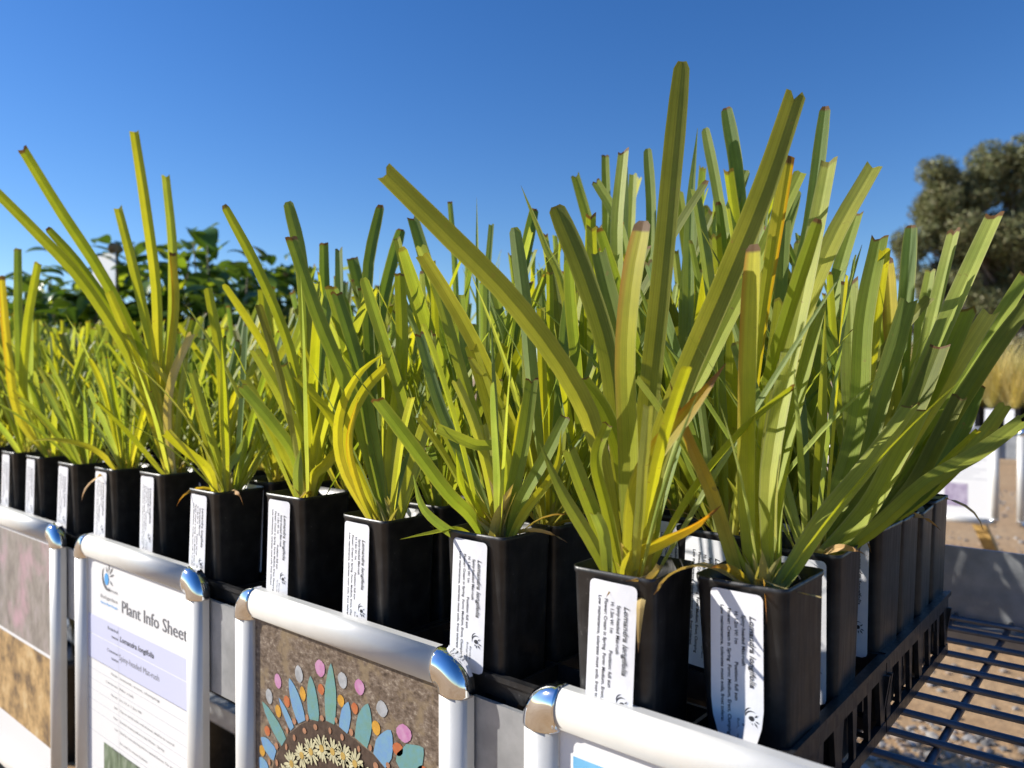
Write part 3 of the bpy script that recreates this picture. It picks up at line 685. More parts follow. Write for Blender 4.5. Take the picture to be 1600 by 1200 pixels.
hero(q1, [(1420, 470), (1385, 590), (1345, 720)], .0125, 'deep', 'notch', 0, 0, .3, dd=.02)
sprout(q1, [('short', 3), ('thin', 3), ('mid', 4)], .011, fan=10)
q2 = potted('potted mat-rush halfway along the bare wire grid with blades leaning outward', -.1600, .5570, .003, -2, lx=.014, group=CG)
hero(q2, [(1606, 428), (1550, 520), (1480, 630), (1430, 730)], .0130, 'green', 'cut', -14, 0, .4, dd=.03)
hero(q2, [(1612, 470), (1560, 540), (1490, 650), (1435, 740)], .0130, 'olive', 'cut', -10, 0, .4, dd=.01, ox=.003)
hero(q2, [(1492, 358), (1462, 480), (1430, 620), (1405, 730)], .0110, 'pale', 'cut', -18, 0, .35, dd=.03)
hero(q2, [(1424, 352), (1415, 480), (1400, 640)], .0110, 'deep', 'round', 0, 0, .3, dd=.03)
hero(q2, [(1386, 402), (1392, 500), (1395, 640)], .0105, 'ember', 'round', 0, 0, .3, dd=.02)
hero(q2, [(1530, 602), (1500, 680), (1450, 760)], .0110, 'deep', 'cut', 0, 0, .3, dd=.03, ox=.006)
hero(q2, [(1572, 632), (1530, 690), (1450, 770)], .0110, 'green', 'cut', -10, 0, .3, dd=.03, ox=.008)
hero(q2, [(1500, 618), (1460, 700), (1420, 770)], .0115, 'olive', 'cut', 0, 0, .3, dd=0, ox=.006)
sprout(q2, [('short', 3), ('thin', 3), ('mid', 5)], .011, fan=20)
q3 = potted('potted mat-rush two places short of the crate end by the bare wire grid', -.1600, .6080, .002, 0, lx=.014, group=CG)
sprout(q3, [('short', 4), ('thin', 2), ('mid', 6), ('tall', 1)], .011, fan=20)
q4 = potted('potted mat-rush one place short of the crate end by the bare wire grid', -.1600, .6590, .000, 3, lx=.014, group=CG)
sprout(q4, [('short', 4), ('thin', 2), ('mid', 6)], .011, fan=0)
q5 = potted('potted mat-rush last in the crate end by the bare wire grid and back panel', -.1600, .7090, .002, -1, lx=.014, group=CG)
sprout(q5, [('short', 4), ('thin', 2), ('mid', 5)], .011, fan=30)

# ---- the mass behind: individual tubes, checkerboard
BGRP = 'mat-rush tubes crowded behind the front row'
BLAB = 'potted mat-rush crowded among the tubes behind the front row'
lead = [  # named blades that stand clear of the mass: (pixels, width, material, tip, roll, depth)
 ([(1290, 166), (1268, 340), (1240, 500)], .0105, 'deep', 'round'), ([(1135, 168), (1152, 270), (1160, 420)], .0110, 'deep', 'round'),
 ([(1102, 200), (1122, 300), (1140, 430)], .0085, 'deep', 'round'), ([(1090, 200), (1078, 330), (1075, 480)], .0085, 'blue', 'point'),
 ([(1166, 266), (1125, 380), (1095, 480)], .0105, 'deep', 'round'), ([(1012, 232), (1018, 330), (1015, 470)], .0080, 'deep', 'round'),
 ([(975, 236), (965, 350), (962, 500)], .0105, 'pale', 'notch'), ([(946, 242), (948, 330), (950, 450)], .0070, 'green', 'cut'),
 ([(898, 272), (920, 350), (945, 450)], .0080, 'green', 'cut'), ([(930, 282), (965, 345), (985, 450)], .0085, 'pale', 'cut'),
 ([(936, 352), (938, 430), (945, 540)], .0085, 'straw', 'cut'), ([(1245, 298), (1225, 380), (1215, 480)], .0095, 'deep', 'round'),
 ([(1222, 285), (1215, 400), (1205, 520)], .0060, 'pale', 'point'), ([(1228, 345), (1222, 430), (1218, 520)], .0090, 'deep', 'cut'),
 ([(835, 326), (815, 430), (800, 540)], .0090, 'deep', 'round'), ([(814, 290), (850, 380), (885, 480)], .0060, 'pale', 'point'),
 ([(745, 308), (746, 400), (748, 520)], .0035, 'thin', 'point'), ([(703, 314), (710, 400), (715, 500)], .0045, 'thin', 'cut'),
 ([(768, 350), (762, 430), (760, 520)], .0050, 'blue', 'cut'), ([(645, 338), (672, 430), (700, 540)], .0105, 'deep', 'cut'),
 ([(627, 358), (605, 440), (590, 520)], .0090, 'deep', 'round'), ([(506, 380), (508, 470), (515, 560)], .0080, 'deep', 'cut'),
 ([(530, 388), (532, 470), (538, 560)], .0075, 'blue', 'cut'), ([(550, 400), (572, 490), (590, 580)], .0105, 'deep', 'cut'),
 ([(620, 370), (640, 450), (665, 540)], .0075, 'lime', 'cut'), ([(1085, 330), (1075, 420), (1070, 520)], .0095, 'blue', 'cut'),
 ([(1060, 300), (1075, 400), (1085, 500)], .0085, 'green', 'cut'), ([(990, 270), (985, 380), (980, 480)], .0080, 'green', 'cut'),
 ([(1340, 330), (1310, 430), (1290, 540)], .0110, 'green', 'cut'), ([(860, 400), (875, 500), (890, 600)], .0090, 'olive', 'cut'),
 ([(1150, 470), (1120, 540), (1090, 620)], .0100, 'pale', 'cut'), ([(1455, 420), (1440, 500), (1420, 600)], .0090, 'green', 'cut'),
 ([(905, 420), (912, 520), (918, 620)], .0095, 'deep', 'cut'), ([(410, 450), (418, 530), (425, 610)], .0085, 'lime', 'cut'),
]
lead_used = 0
back = []
for j in range(0, 39):
    for i in range(0, 8):
        x = -.1605 - PX*j; y = YR + PY*i
        if j == 0: continue
        if i == 0: continue
        if i == 1 and (j % 2 == 0 or j < 3): continue
        if i >= 2 and (i + j) % 2 == 0: continue
        if i >= 2 and rnd.random() < .06: continue
        back.append((x + rnd.uniform(-.003, .003), y + rnd.uniform(-.003, .003), i, j))
for j in range(11, 39):                        # front row going on past the frames out of the picture
    if j > 19: back.append((-.1605 - PX*j*1.0, YR, 0, j)) if j % 2 else None
fwd = CM @ Vector((0, 0, -1)); rgt = CM @ Vector((1, 0, 0))
def foliage_join(t, kinds):
    V, Fc, UVs, mats = [], [], [], []
    a0 = rnd.uniform(0, 360)
    mlist = []; idx = []
    for key, n in kinds:
        for _ in range(n):
            s = rnd.uniform(.85, 1.1); k = len(V)
            for tr_ in range(10):
                m = rnd.choice(LIB[key if tr_ < 6 else 'short']); a = rnd.uniform(0, 6.28); rot = Matrix.Rotation(a, 3, 'Z')
                if fits(t, m, a, s): break
            V += [tuple((rot @ v.co)*s + Vector((math.cos(a)*.006, math.sin(a)*.006, PH-.013))) for v in m.vertices]
            mt = m.materials[0]
            if mt not in mlist: mlist.append(mt)
            for p in m.polygons:
                Fc.append(tuple(k+q for q in p.vertices)); idx.append(mlist.index(mt)); UVs += [tuple(m.uv_layers[0].data[l].uv) for l in p.loop_indices]
    me = bpy.data.meshes.new('foliage'); me.from_pydata(V, [], Fc); uvl = me.uv_layers.new(name='UVMap')
    for q, u in enumerate(UVs): uvl.data[q].uv = u
    for mt in mlist: me.materials.append(mt)
    for p, q in zip(me.polygons, idx): p.material_index = q; p.use_smooth = True
    return obj('foliage', me, None, t, kind='stuff')
ROWW = ['', 'pressed close behind', 'in the third row behind', 'in the fourth row behind', 'in the fifth row behind', 'in the sixth row behind', 'in the seventh row behind', 'in the last row behind']
MARKS = [(-.157, 'the peeling label tube'), (-.2165, 'the longest olive blades'), (-.3235, 'the pale fibrous based tube'), (-.43, 'the arching yellow-green tube'), (-.53, 'the raised rim tube'), (-.656, 'the low yellow blade tube'),
         (-.77, 'the tall yellow-green fan'), (-.865, 'the drooping low leaf tube'), (-.969, 'the second tube past the tall fan'), (-1.074, 'the third tube past the tall fan'), (-1.165, 'the fourth tube past the tall fan')]
plants_back = []
for x, y, i, j in back:
    d = Vector((x, y, 0)).dot(fwd); lat = Vector((x, y, 0)).dot(rgt); px = 800 + F*lat/d
    if px < -160: continue
    lm_ = min(MARKS, key=lambda q: abs(q[0]-x)) if x > -1.25 else (0, 'the tubes past the pink flower photo frame')
    lb_ = 'potted mat-rush %s %s' % (ROWW[i], lm_[1]) if i else 'potted mat-rush in the front row past the pink flower photo frame'
    t = potted(lb_, x, y, rnd.uniform(-.002, .006), rnd.uniform(-4, 4), lx=rnd.uniform(.006, .014), group=BGRP, text=d < .9)
    plants_back.append((t, px, d))
    near = px > 780
    if d < 1.15:
        kinds = [('tall', rnd.choice((1, 2, 3)) if px > 850 else rnd.choice((0, 0, 1))), ('mid', rnd.choice((8, 9, 10))), ('short', rnd.choice((4, 5))), ('thin', rnd.choice((2, 3, 4)))]
        sprout(t, kinds, .010)
    else:
        foliage_join(t, [('mid', 10), ('short', 6), ('thin', 4)])
for pix, wd, mt, tp_ in lead:
    # give the blade to the tube that stands nearest below it, in the rows just behind the front
    bx, by = pix[-1]; bx += (bx - pix[0][0])*.9
    c = sorted((abs(px-bx) + abs(d-.62)*160, k) for k, (t, px, d) in enumerate(plants_back))[0][1]
    hero(plants_back[c][0], pix, wd*plants_back[c][2]/.55 if plants_back[c][2] < .8 else wd, mt, tp_, rnd.uniform(-15, 15), 0, .32, dd=.02)

# ------------------------------------------------------------------ poster frames
FY = .3305                     # front plane of the posters
PW = .0230                     # profile width
def profile(n=14):              # half-round rail section: (across, out)
    return [(-PW/2 + PW*k/n, .0066*math.sin(math.pi*k/n)**.6 if 0 < k < n else 0) for k in range(n+1)]
def frame_parts(t, W, H):
    """t at the top left corner of the frame, x right, z down, faces -y"""
    rc = .0165; c0 = PW/2; pr = profile()
    def sm(m):
        for p in m.polygons: p.use_smooth = len(p.vertices) == 4 and abs(p.normal.y) > .12
        return m
    def rail(a, b, across):   # straight rail from a to b, 'across' = unit outward vector in xz
        a, b, ac = Vector(a), Vector(b), Vector(across); mb = MB(); R_ = []
        for p in (a, b): R_.append([p + ac*u + Vector((0, -o, 0)) for u, o in pr] + [p + ac*(PW/2) + Vector((0, .006, 0)), p - ac*(PW/2) + Vector((0, .006, 0))])
        return sm(mb.rings(R_, True, True, True).mesh('rail', False))
    e = rc + c0 - .0045
    obj('top_rail', rail((e, 0, -c0), (W-e, 0, -c0), (0, 0, 1)), M['alu'], t)
    obj('bottom_rail', rail((e, 0, -H+c0), (W-e, 0, -H+c0), (0, 0, -1)), M['alu'], t)
    obj('side_rail', rail((c0, 0, -e), (c0, 0, -H+e), (-1, 0, 0)), M['alu'], t)
    obj('side_rail', rail((W-c0, 0, -e), (W-c0, 0, -H+e), (1, 0, 0)), M['alu'], t)
    mb = MB(); rs = []; K = 10; s = 1.07
    # elbow swept about the inner corner
    ic = Vector((e, 0, -e))
    for k in range(-1, K+2):
        a = R(90 + 90*min(max(k, 0), K)/K); dv = Vector((math.cos(a), 0, math.sin(a))); sh = Vector((0, 0, 0))
        if k == -1: sh = Vector((.0012, 0, 0))
        if k == K+1: sh = Vector((0, 0, -.0012))
        rr = e - c0
        rs.append([ic + sh + dv*(rr + u*s) + Vector((0, -o*1.10 - .0003, 0)) for u, o in profile(14)] + [ic + sh + dv*(rr + PW/2*s) + Vector((0, .0064, 0)), ic + sh + dv*(rr - PW/2*s) + Vector((0, .0064, 0))])
    cm = mb.rings(rs, True, True, True).mesh('corner', True)
    for x, z, a in ((0, 0, 0), (W, 0, 90), (W, -H, 180), (0, -H, 270)):
        o = obj('corner', cm, M['chrome'], t, (x, 0, z)); o.rotation_euler = (0, R(a), 0)
    obj('backing', MB().box((PW*.6, .0022, -H+PW*.6), (W-PW*.6, .0052, -PW*.6)).mesh('backing'), M['plastic'], t)
def frame(name, label, x0, W, H=.330, ztop=1-.1660, group=None, Y=FY):
    t = thing(name, label, 'poster frame', (x0, Y, ztop), group); frame_parts(t, W, H); return t
def poster(t, W, H, mat): return obj('poster', MB().quad((PW*.55, .0018, -H+PW*.55), (W-PW*.55, .0018, -H+PW*.55), (W-PW*.55, .0018, -PW*.55), (PW*.55, .0018, -PW*.55)).mesh('poster'), mat, t)

def photo_mat(name, stops, scale, extra=None, stretch=(1, 1, 1), extra_scale=9, rough=.35):
    m, n, l, p, o = mat_base(name); tc = n.new('ShaderNodeTexCoord')
    mp = n.new('ShaderNodeMapping'); mp.inputs['Scale'].default_value = stretch; l.new(tc.outputs['Object'], mp.inputs[0])
    a = noise(n, l, scale, 6, mp.outputs[0], .68); c = ramp(n, l, a.outputs[0], stops).outputs[0]
    if extra:
        b = noise(n, l, extra_scale, 5, tc.outputs['Object'])
        c = mixc(n, l, ramp(n, l, b.outputs[0], [(.52, (0, 0, 0)), (.62, (.8, .8, .8))]).outputs[0], c, extra)
    l.new(c, p.inputs['Base Color']); p.inputs['Roughness'].default_value = rough; return m
M['soilprint'] = photo_mat('mosaic_ground_print', [(.30, (.045, .032, .024)), (.46, (.13, .095, .07)), (.58, (.20, .155, .12)), (.72, (.42, .36, .28))], 240, stretch=(1, 1, 1.6), extra=(.24, .18, .11), extra_scale=55)
M['pinkprint'] = photo_mat('garden_photo_print', [(.3, (.18, .16, .15)), (.5, (.30, .27, .24)), (.7, (.42, .36, .36))], 60, extra=(.55, .34, .40), extra_scale=7, stretch=(1, 1, .5))
M['seedprint'] = photo_mat('seed_photo_print', [(.34, (.10, .07, .05)), (.46, (.34, .22, .10)), (.56, (.55, .36, .16)), (.7, (.66, .52, .30))], 26)
M['grassprint'] = photo_mat('grass_photo_print', [(.3, (.05, .08, .05)), (.5, (.16, .22, .14)), (.7, (.36, .40, .32))], 60, stretch=(2, 1, .5))
M['sheet'] = simple('sheet_paper', (.80, .80, .80), .35)
M['lav'] = simple('lavender_print', (.60, .62, .80), .4)
M['line'] = simple('rule_print', (.45, .46, .50), .5)
M['bluephoto'] = photo_mat('sky_photo_print', [(.3, (.10, .35, .62)), (.6, (.20, .50, .75)), (.75, (.55, .72, .85))], 20)
M['lilac'] = photo_mat('lilac_photo_print', [(.35, (.30, .24, .36)), (.6, (.50, .44, .55))], 40)
def cprint(name, col, col2=None, sc=170): return simple(name, col, .4, nscale=sc, ncol=col2 or tuple(c*.68 for c in col), lo=.3, hi=.62)

def onp(t, px, py, lift=.0004):
    q = on_y(px, py, FY) - t.location; return Vector((q.x, .0018 - lift, q.z))

# -- frame with the flower mosaic
W3 = .255
f3 = frame('poster_frame', 'silver snap frame with chrome corners holding a flower and leaf mosaic picture', -.5680, W3, group='silver poster frames')
ps3 = poster(f3, W3, .330, M['soilprint'])
def mp(cx, cy): return (400 + cx*.2, 960 + cy*.2)     # zoomed-crop coordinates to photo pixels
PR = {k: cprint('print_'+k, *[tuple(q*(.72 if k not in ('cream', 'amber') else .85) for q in c_) for c_ in v]) for k, v in {
 'blue': ((.20, .40, .72), (.24, .46, .62)), 'teal': ((.18, .42, .50), (.20, .40, .34)), 'green': ((.20, .42, .28), (.20, .42, .42)), 'pink': ((.62, .22, .46), (.72, .38, .58)),
 'white': ((.62, .64, .66),), 'amber': ((.80, .42, .06),), 'red': ((.56, .13, .05), (.66, .22, .08)), 'salmon': ((.66, .33, .19),), 'cream': ((.80, .74, .46),), 'heart': ((.78, .52, .14),), 'bed': ((.055, .035, .028), (.12, .08, .06))}.items()}
def petal(kind, tipc, basec, wid, blunt=False, lift=.0004):
    a = onp(f3, *mp(*tipc), lift); b = onp(f3, *mp(*basec), lift); ax = b-a; L = ax.length; s = Vector((ax.z, 0, -ax.x)).normalized()*wid
    prof = [(.0, 0), (.08, .30), (.22, .62), (.42, .92), (.62, 1.0), (.84, .96), (1.0, .78)] if blunt else [(0, 0), (.10, .55), (.3, .92), (.55, 1.0), (.8, .75), (.95, .35), (1, 0)]
    jit = [1+rnd.uniform(-.08, .08) for _ in prof]
    pts = [a + ax*t_ + s*(w_*j) for (t_, w_), j in zip(prof, jit)] + [a + ax*t_ - s*(w_*j) for (t_, w_), j in reversed(list(zip(prof, jit))) if w_ > 0]
    m = MB().poly(pts); return obj('petal' if not blunt else 'mosaic_leaf', raw_mesh(m, 'petal'), PR[kind], ps3)
# dark bed disc
C3 = onp(f3, *mp(520, 1330)); r3 = .0
e3 = [onp(f3, *mp(*c), .0002) for c in ((120,1190),(175,1040),(250,935),(340,862),(430,832),(520,838),(620,875),(710,955),(850,1060),(905,1110),(1000,1230),(1040,1400),(980,1700),(700,1950),(350,1950),(120,1700),(60,1400))]
obj('garden_bed', raw_mesh(MB().poly(e3), 'bed'), PR['bed'], ps3)
for k, a, b, wd in (('teal',(35,685),(205,1005),.0058), ('blue',(25,965),(135,1110),.0062), ('blue',(165,655),(270,900),.0036), ('blue',(245,500),(345,845),.0066), ('teal',(412,485),(440,832),.0068), ('green',(572,385),(566,850),.0066),
                    ('blue',(708,688),(668,910),.0058), ('teal',(862,702),(806,1010),.0082), ('blue',(1040,910),(950,1150),.0084), ('teal',(1295,1050),(1120,1230),.0098), ('blue',(10,1120),(70,1240),.006),
                    ('blue',(1400,1330),(1150,1420),.0100), ('teal',(1390,1640),(1130,1600),.0100)):
    petal(k, a, b, wd, True)
for k, c, h, wd in (('pink',(487,425),70,.0058), ('pink',(158,525),60,.0046), ('pink',(795,573),65,.0050), ('pink',(1142,935),75,.0072), ('white',(322,470),70,.0050), ('white',(90,645),62,.0046), ('white',(662,520),66,.0052),
                    ('white',(970,743),68,.0056), ('amber',(352,625),60,.0036), ('amber',(160,760),52,.0040), ('amber',(650,680),50,.0038), ('amber',(925,893),60,.0046), ('amber',(35,1070),45,.004), ('red',(495,590),45,.0038), ('red',(228,685),48,.0040),
                    ('red',(758,740),48,.0036), ('red',(75,915),42,.0040), ('red',(1095,1060),55,.0052), ('red',(1290,1240),55,.0052)):
    petal(k, (c[0]-8, c[1]-h), (c[0]+8, c[1]+h), wd)
for c in ((388,812),(505,812),(615,832),(288,838),(232,918),(150,1035),(733,925),(882,1048),(925,1190),(368,915),(453,885),(567,912),(662,965),(792,1055),(288,968),(226,1040),(152,1170),(93,1160),(1020,1190)):
    petal('salmon', (c[0], c[1]-rnd.uniform(20, 32)), (c[0], c[1]+rnd.uniform(20, 32)), rnd.uniform(.0016, .0026), lift=.0007)
def daisy(c, r_):
    q = onp(f3, *mp(*c), .0009); mb = MB(); n = 13
    for i in range(n):
        a = 2*math.pi*i/n + rnd.uniform(-.15, .15); L = r_*rnd.uniform(.82, 1.1); d = Vector((math.cos(a), 0, math.sin(a))); s = Vector((-d.z, 0, d.x))*r_*.13
        mb.poly([q + d*.2*r_ - s*.5, q + d*.7*L - s, q + d*L - s*.4, q + d*L + s*.4, q + d*.7*L + s, q + d*.2*r_ + s*.5])
    o = obj('daisy', raw_mesh(mb, 'daisy'), PR['cream'], ps3)
    obj('daisy_heart', raw_mesh(MB().poly([q + Vector((math.cos(a)*r_*.28, -.0002, math.sin(a)*r_*.28)) for a in [i*.6283 for i in range(10)]]), 'heart'), PR['heart'], ps3)
for c in ((270,1170),(350,1105),(420,1075),(505,1050),(590,1075),(672,1110),(765,1170),(230,1270),(820,1270),(840,1390),(220,1390)): daisy(c, .0098)

# -- plant info sheet
W2 = .266
f2 = frame('poster_frame', 'silver snap frame with chrome corners holding a printed plant information sheet', -.8900, W2, group='silver poster frames')
ps2 = poster(f2, W2, .330, M['sheet'])
def op2(x, z, lift=.0004): return Vector((x, .0018-lift, z))
def rect(par, nm, x0, x1, z0, z1, mat, lift=.0003): return obj(nm, MB().quad(op2(x0, z1, lift), op2(x1, z1, lift), op2(x1, z0, lift), op2(x0, z0, lift)).mesh(nm), mat, par)
L2, R2 = PW, W2-PW
zof = lambda px, py: onp(f2, px, py).z
zb0, zb1, zb2 = zof(148, 963), zof(148, 993), zof(148, 1032)
rect(ps2, 'heading_band', L2, R2, zb0, zb1+.0006, M['lav']); rect(ps2, 'heading_band', L2, R2, zb1-.0006, zb2, M['lav'])
div = onp(f2, 183, 1000).x
tx = MB()
def txt(par, nm, body, px, py, x1, h, mat, **k):
    q = onp(f2, px, py); mb = MB(); add_text(mb, body, x1 - q.x, h, lambda a, b: (q.x + a, q.y, q.z + b), **k); return obj(nm, raw_mesh(mb, nm), mat, par)
X2 = lambda px, py=1000: onp(f2, px, py).x
txt(ps2, 'heading', 'Plant Info Sheet', 188, 958, R2-.007, .0128, M['greyink'])
txt(ps2, 'heading', 'Lomandra longifolia', 185, 1003, X2(238), .0054, M['ink'], shear=.2, bold=.02)
txt(ps2, 'heading', 'Spiny-headed Mat-rush', 184, 1032, X2(246), .0062, M['greyink'])
for s, a, b, px1 in (('Botanical', 166, 983, 182), ('name', 172, 997, 182), ('Common', 165, 1017, 182), ('name', 172, 1031, 182)): txt(ps2, 'caption', s, a, b, X2(px1), .0032, M['ink'], bold=.008)
zt = zb2 - .006; rows = [('Plant type:', 'tussock, erect, clumping', .6), ('Conservation status:', 'No risk', .22), ('Plant size:', '1m H x 1.2m W', .34), ('Soils:', 'Clay or sandy soils, well drained, alkaline to neutral', .80), ('Flower:', 'Scented creamy yellow in late Winter - Spring', .66),
     ('Uses:', 'Ideal for mass planting and as a special feature. The strappy leaves can', 1.0), ('', 'be used to weave baskets', .42), ('Position:', 'Full sun or part shade - frost tolerant', .56)]
for i, (a, b, f) in enumerate(rows):
    z = zt - .0108*i
    if a != '': rect(ps2, 'rule_line', L2, R2, z+.0060, z+.0064, M['line'])
    mb = MB()
    if a: wd = .0022*len(a)*.62; add_text(mb, a, wd, .0022, lambda u, v: op2(div-.003-wd+u, z+v), bold=.01)
    add_text(mb, b, (R2-.006-div)*f, .0024, lambda u, v: op2(div+.002+u, z+v)); obj('sheet_text', raw_mesh(mb, 'sheet_text'), M['greyink'], ps2)
rect(ps2, 'rule_line', div-.0004, div, zt-.08, zb0, M['line'], .0005)
rect(ps2, 'thumbnail', X2(160, 1160), X2(222, 1160), -.318, zof(160, 1160), M['grassprint'])
# emblem of the sheet
em = MB(); ec = onp(f2, 166, 903)
def sweep(cx, cz, r_, a0, a1, w_):
    n = 8
    for i in range(n):
        qa, qb = R(a0+(a1-a0)*i/n), R(a0+(a1-a0)*(i+1)/n); wa, wb = w_*math.sin(math.pi*(i+.1)/(n+.2)), w_*math.sin(math.pi*(i+1.1)/(n+.2))
        em.poly([ec + Vector((cx+(r_+s*w__)*math.cos(q), 0, cz+(r_+s*w__)*math.sin(q))) for s, w__, q in ((-1, wa, qa), (1, wa, qa), (1, wb, qb), (-1, wb, qb))])
sweep(0, 0, .013, 130, 300, .0012); sweep(.002, .003, .015, 160, 290, .0009)
for a, ln in ((75, .016), (45, .018), (20, .016), (-30, .014), (110, .012)):
    d = Vector((math.cos(R(a)), 0, math.sin(R(a)))); e = Vector((-d.z, 0, d.x))*.0011
    em.poly([ec + d*.004, ec + d*ln*.65 - e, ec + d*ln, ec + d*ln*.65 + e])
obj('emblem', raw_mesh(em, 'emblem'), M['greyink'], ps2)
obj('emblem', raw_mesh(MB().poly([ec + Vector((-.003 + .0050*math.cos(q), 0, -.002 + .0062*math.sin(q))) for q in [i*.5236 for i in range(12)]]), 'emblem'), M['blueink'], ps2)
txt(ps2, 'caption', 'Barossa', 167, 924, X2(181, 924), .0038, M['greyink']); txt(ps2, 'caption', 'Bushgardens', 155, 933, X2(181, 940), .0038, M['greyink']); txt(ps2, 'caption', 'Native Plant People', 155, 942, X2(181, 950), .0026, M['blueink'], bold=.01)

# -- photo frame
f1 = frame('poster_frame', 'silver snap frame with chrome corners holding photos of pink flowers and brown seed heads', -1.1890, .251, group='silver poster frames')
ps1 = poster(f1, .251, .330, M['sheet'])
zm = (on_y(60, 1018, FY) - f1.location).z
rect(ps1, 'photo', PW+.002, .251-PW-.002, zm+.002, -PW-.004, M['pinkprint']); rect(ps1, 'photo', PW+.002, .251-PW-.002, -.262, zm-.002, M['seedprint'])
# -- frame at the corner
f4 = frame('poster_frame', 'silver snap frame with chrome corners and a blue picture edge, under the corner crate', -.2690, .251, group='silver poster frames')
ps4 = poster(f4, .251, .330, M['sheet'])
q4_ = on_y(893, 1183, FY) - f4.location
rect(ps4, 'photo', q4_.x, .251-PW-.012, -.200, q4_.z, M['bluephoto'])
fo = frame('poster_frame', 'silver snap frame past the pink flower photo frame', -1.4900, .251, group='silver poster frames'); poster(fo, .251, .330, M['sheet'])
# -- frames on the far bench
Y2 = FY + 2.662
def far_frame(x0, label):
    t = frame('poster_frame', label, x0, .251, Y=Y2, group='frames on the far bench'); pp = poster(t, .251, .330, M['sheet'])
    rect(pp, 'photo', .090, .160, -.275, -.195, M['lilac'])
    rect(pp, 'heading_band', .03, .22, -.095, -.065, M['lav'])
    for i in range(7): rect(pp, 'rule_line', .03, .215 - .02*(i % 3), -.112-.011*i, -.110-.011*i, M['line'])
far_frame(-.6550, 'framed white sheet with lilac thumbnail on the far bench, behind the crate end')
far_frame(-.3540, 'silver framed sheet on the far bench, last before its open end')
far_frame(-.9560, 'silver framed sheet on the far bench hidden behind the mat-rush crates')

# ------------------------------------------------------------------ straw grass in tubes on the far bench
def tuft(seed, n=150):
    r = random.Random(seed); V, Fc, UV = [], [], []
    for i in range(n):
        a = r.uniform(0, 6.28); ln = abs(r.gauss(0, 16)); L = r.uniform(.12, .27); cv = r.uniform(5, 60); w_ = r.uniform(.0006, .0013)
        p = Vector((r.uniform(-.012, .012), r.uniform(-.012, .012), PH-.012)); k = len(V); s = Vector((-math.sin(a+.6), math.cos(a+.6), 0))
        for q in range(5):
            V += [tuple(p - s*w_*(1-q/4.6)), tuple(p + s*w_*(1-q/4.6))]; UV += [(0.3, q/4*.9), (.7, q/4*.9)]
            an = R(ln + cv*(q/4)**1.5); p = p + Vector((math.sin(an)*math.cos(a), math.sin(an)*math.sin(a), math.cos(an)))*L/4
        for q in range(4): Fc.append((k+2*q, k+2*q+1, k+2*q+3, k+2*q+2))
    me = bpy.data.meshes.new('foliage'); me.from_pydata(V, [], Fc); uvl = me.uv_layers.new(name='UVMap')
    for l in me.loops: uvl.data[l.index].uv = UV[l.vertex_index]
    me.materials.append(LM['straw']); return me
TUFT = [tuft(i) for i in range(4)]
for i in range(13):
    for j in range(4):
        t = potted('black tube of wispy straw coloured grass on the far bench', -.86 + .062*i + rnd.uniform(-.006, .006), 2.662+YR+.075*j, 0, rnd.uniform(-5, 5), group='straw grass tubes on the far bench', text=False, name='potted_grass')
        o = obj('foliage', TUFT[(i+j) % 4], None, t, kind='stuff'); o.rotation_euler = (0, 0, rnd.uniform(0, 6.28)); s = rnd.uniform(.8, 1.1); o.scale = (s, s, s)

# ------------------------------------------------------------------ broad-leaved shrubs behind the bench, left
def broad_leaf(mat, L=.058, W=.036, fold=.25, curl=18, seed=0):
    r = random.Random(seed); V, Fc, UV = [], [], []; n = 8
    for k in range(n+1):
        t = k/n; w_ = W*.5*math.sin(math.pi*min(1, t*.93+.05))**.75 * (1 if t < 1 else .02); a = R(curl*t*t*2)
        x = L*t*math.cos(a*.5); z = -L*t*math.sin(a*.5)
        for u in (-1, -.5, 0, .5, 1):
            V.append((x, u*w_*math.cos(fold), z + abs(u)*w_*math.sin(fold) + r.uniform(-.0006, .0006))); UV.append((.5+.5*u, .3+.6*t))
    for k in range(n):
        for j in range(4): Fc.append((k*5+j, k*5+j+1, (k+1)*5+j+1, (k+1)*5+j))
    m = bpy.data.meshes.new('leaf'); m.from_pydata(V, [], Fc); uvl = m.uv_layers.new(name='UVMap')
    for p in m.polygons:
        p.use_smooth = True
        for li in p.loop_indices: uvl.data[li].uv = UV[m.loops[li].vertex_index]
    m.materials.append(mat); return m
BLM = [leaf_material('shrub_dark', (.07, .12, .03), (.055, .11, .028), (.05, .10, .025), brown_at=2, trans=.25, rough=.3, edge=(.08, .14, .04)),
       leaf_material('shrub_mid', (.10, .17, .035), (.09, .16, .032), (.08, .15, .03), brown_at=2, trans=.3, rough=.32, edge=(.12, .2, .05)),
       leaf_material('shrub_lime', (.26, .36, .05), (.27, .36, .045), (.25, .34, .04), brown_at=2, trans=.4, edge=(.3, .4, .08))]
BL = [broad_leaf(BLM[0 if i % 5 < 2 else (1 if i % 5 < 4 else 2)], rnd.uniform(.055, .09), rnd.uniform(.034, .052), rnd.uniform(.1, .5), rnd.uniform(0, 40), i) for i in range(20)]
def big_pot():
    mb = MB(); k = 24
    c = lambda r_, z: [Vector((math.cos(a)*r_, math.sin(a)*r_, z)) for a in [i*2*math.pi/k for i in range(k)]]
    return mb.rings([c(.12, 0), c(.145, .25), c(.152, .25), c(.152, .275), c(.143, .275), c(.138, .24), c(.02, .245)], True, True, True).mesh('pot', True)
BIGPOT = big_pot()
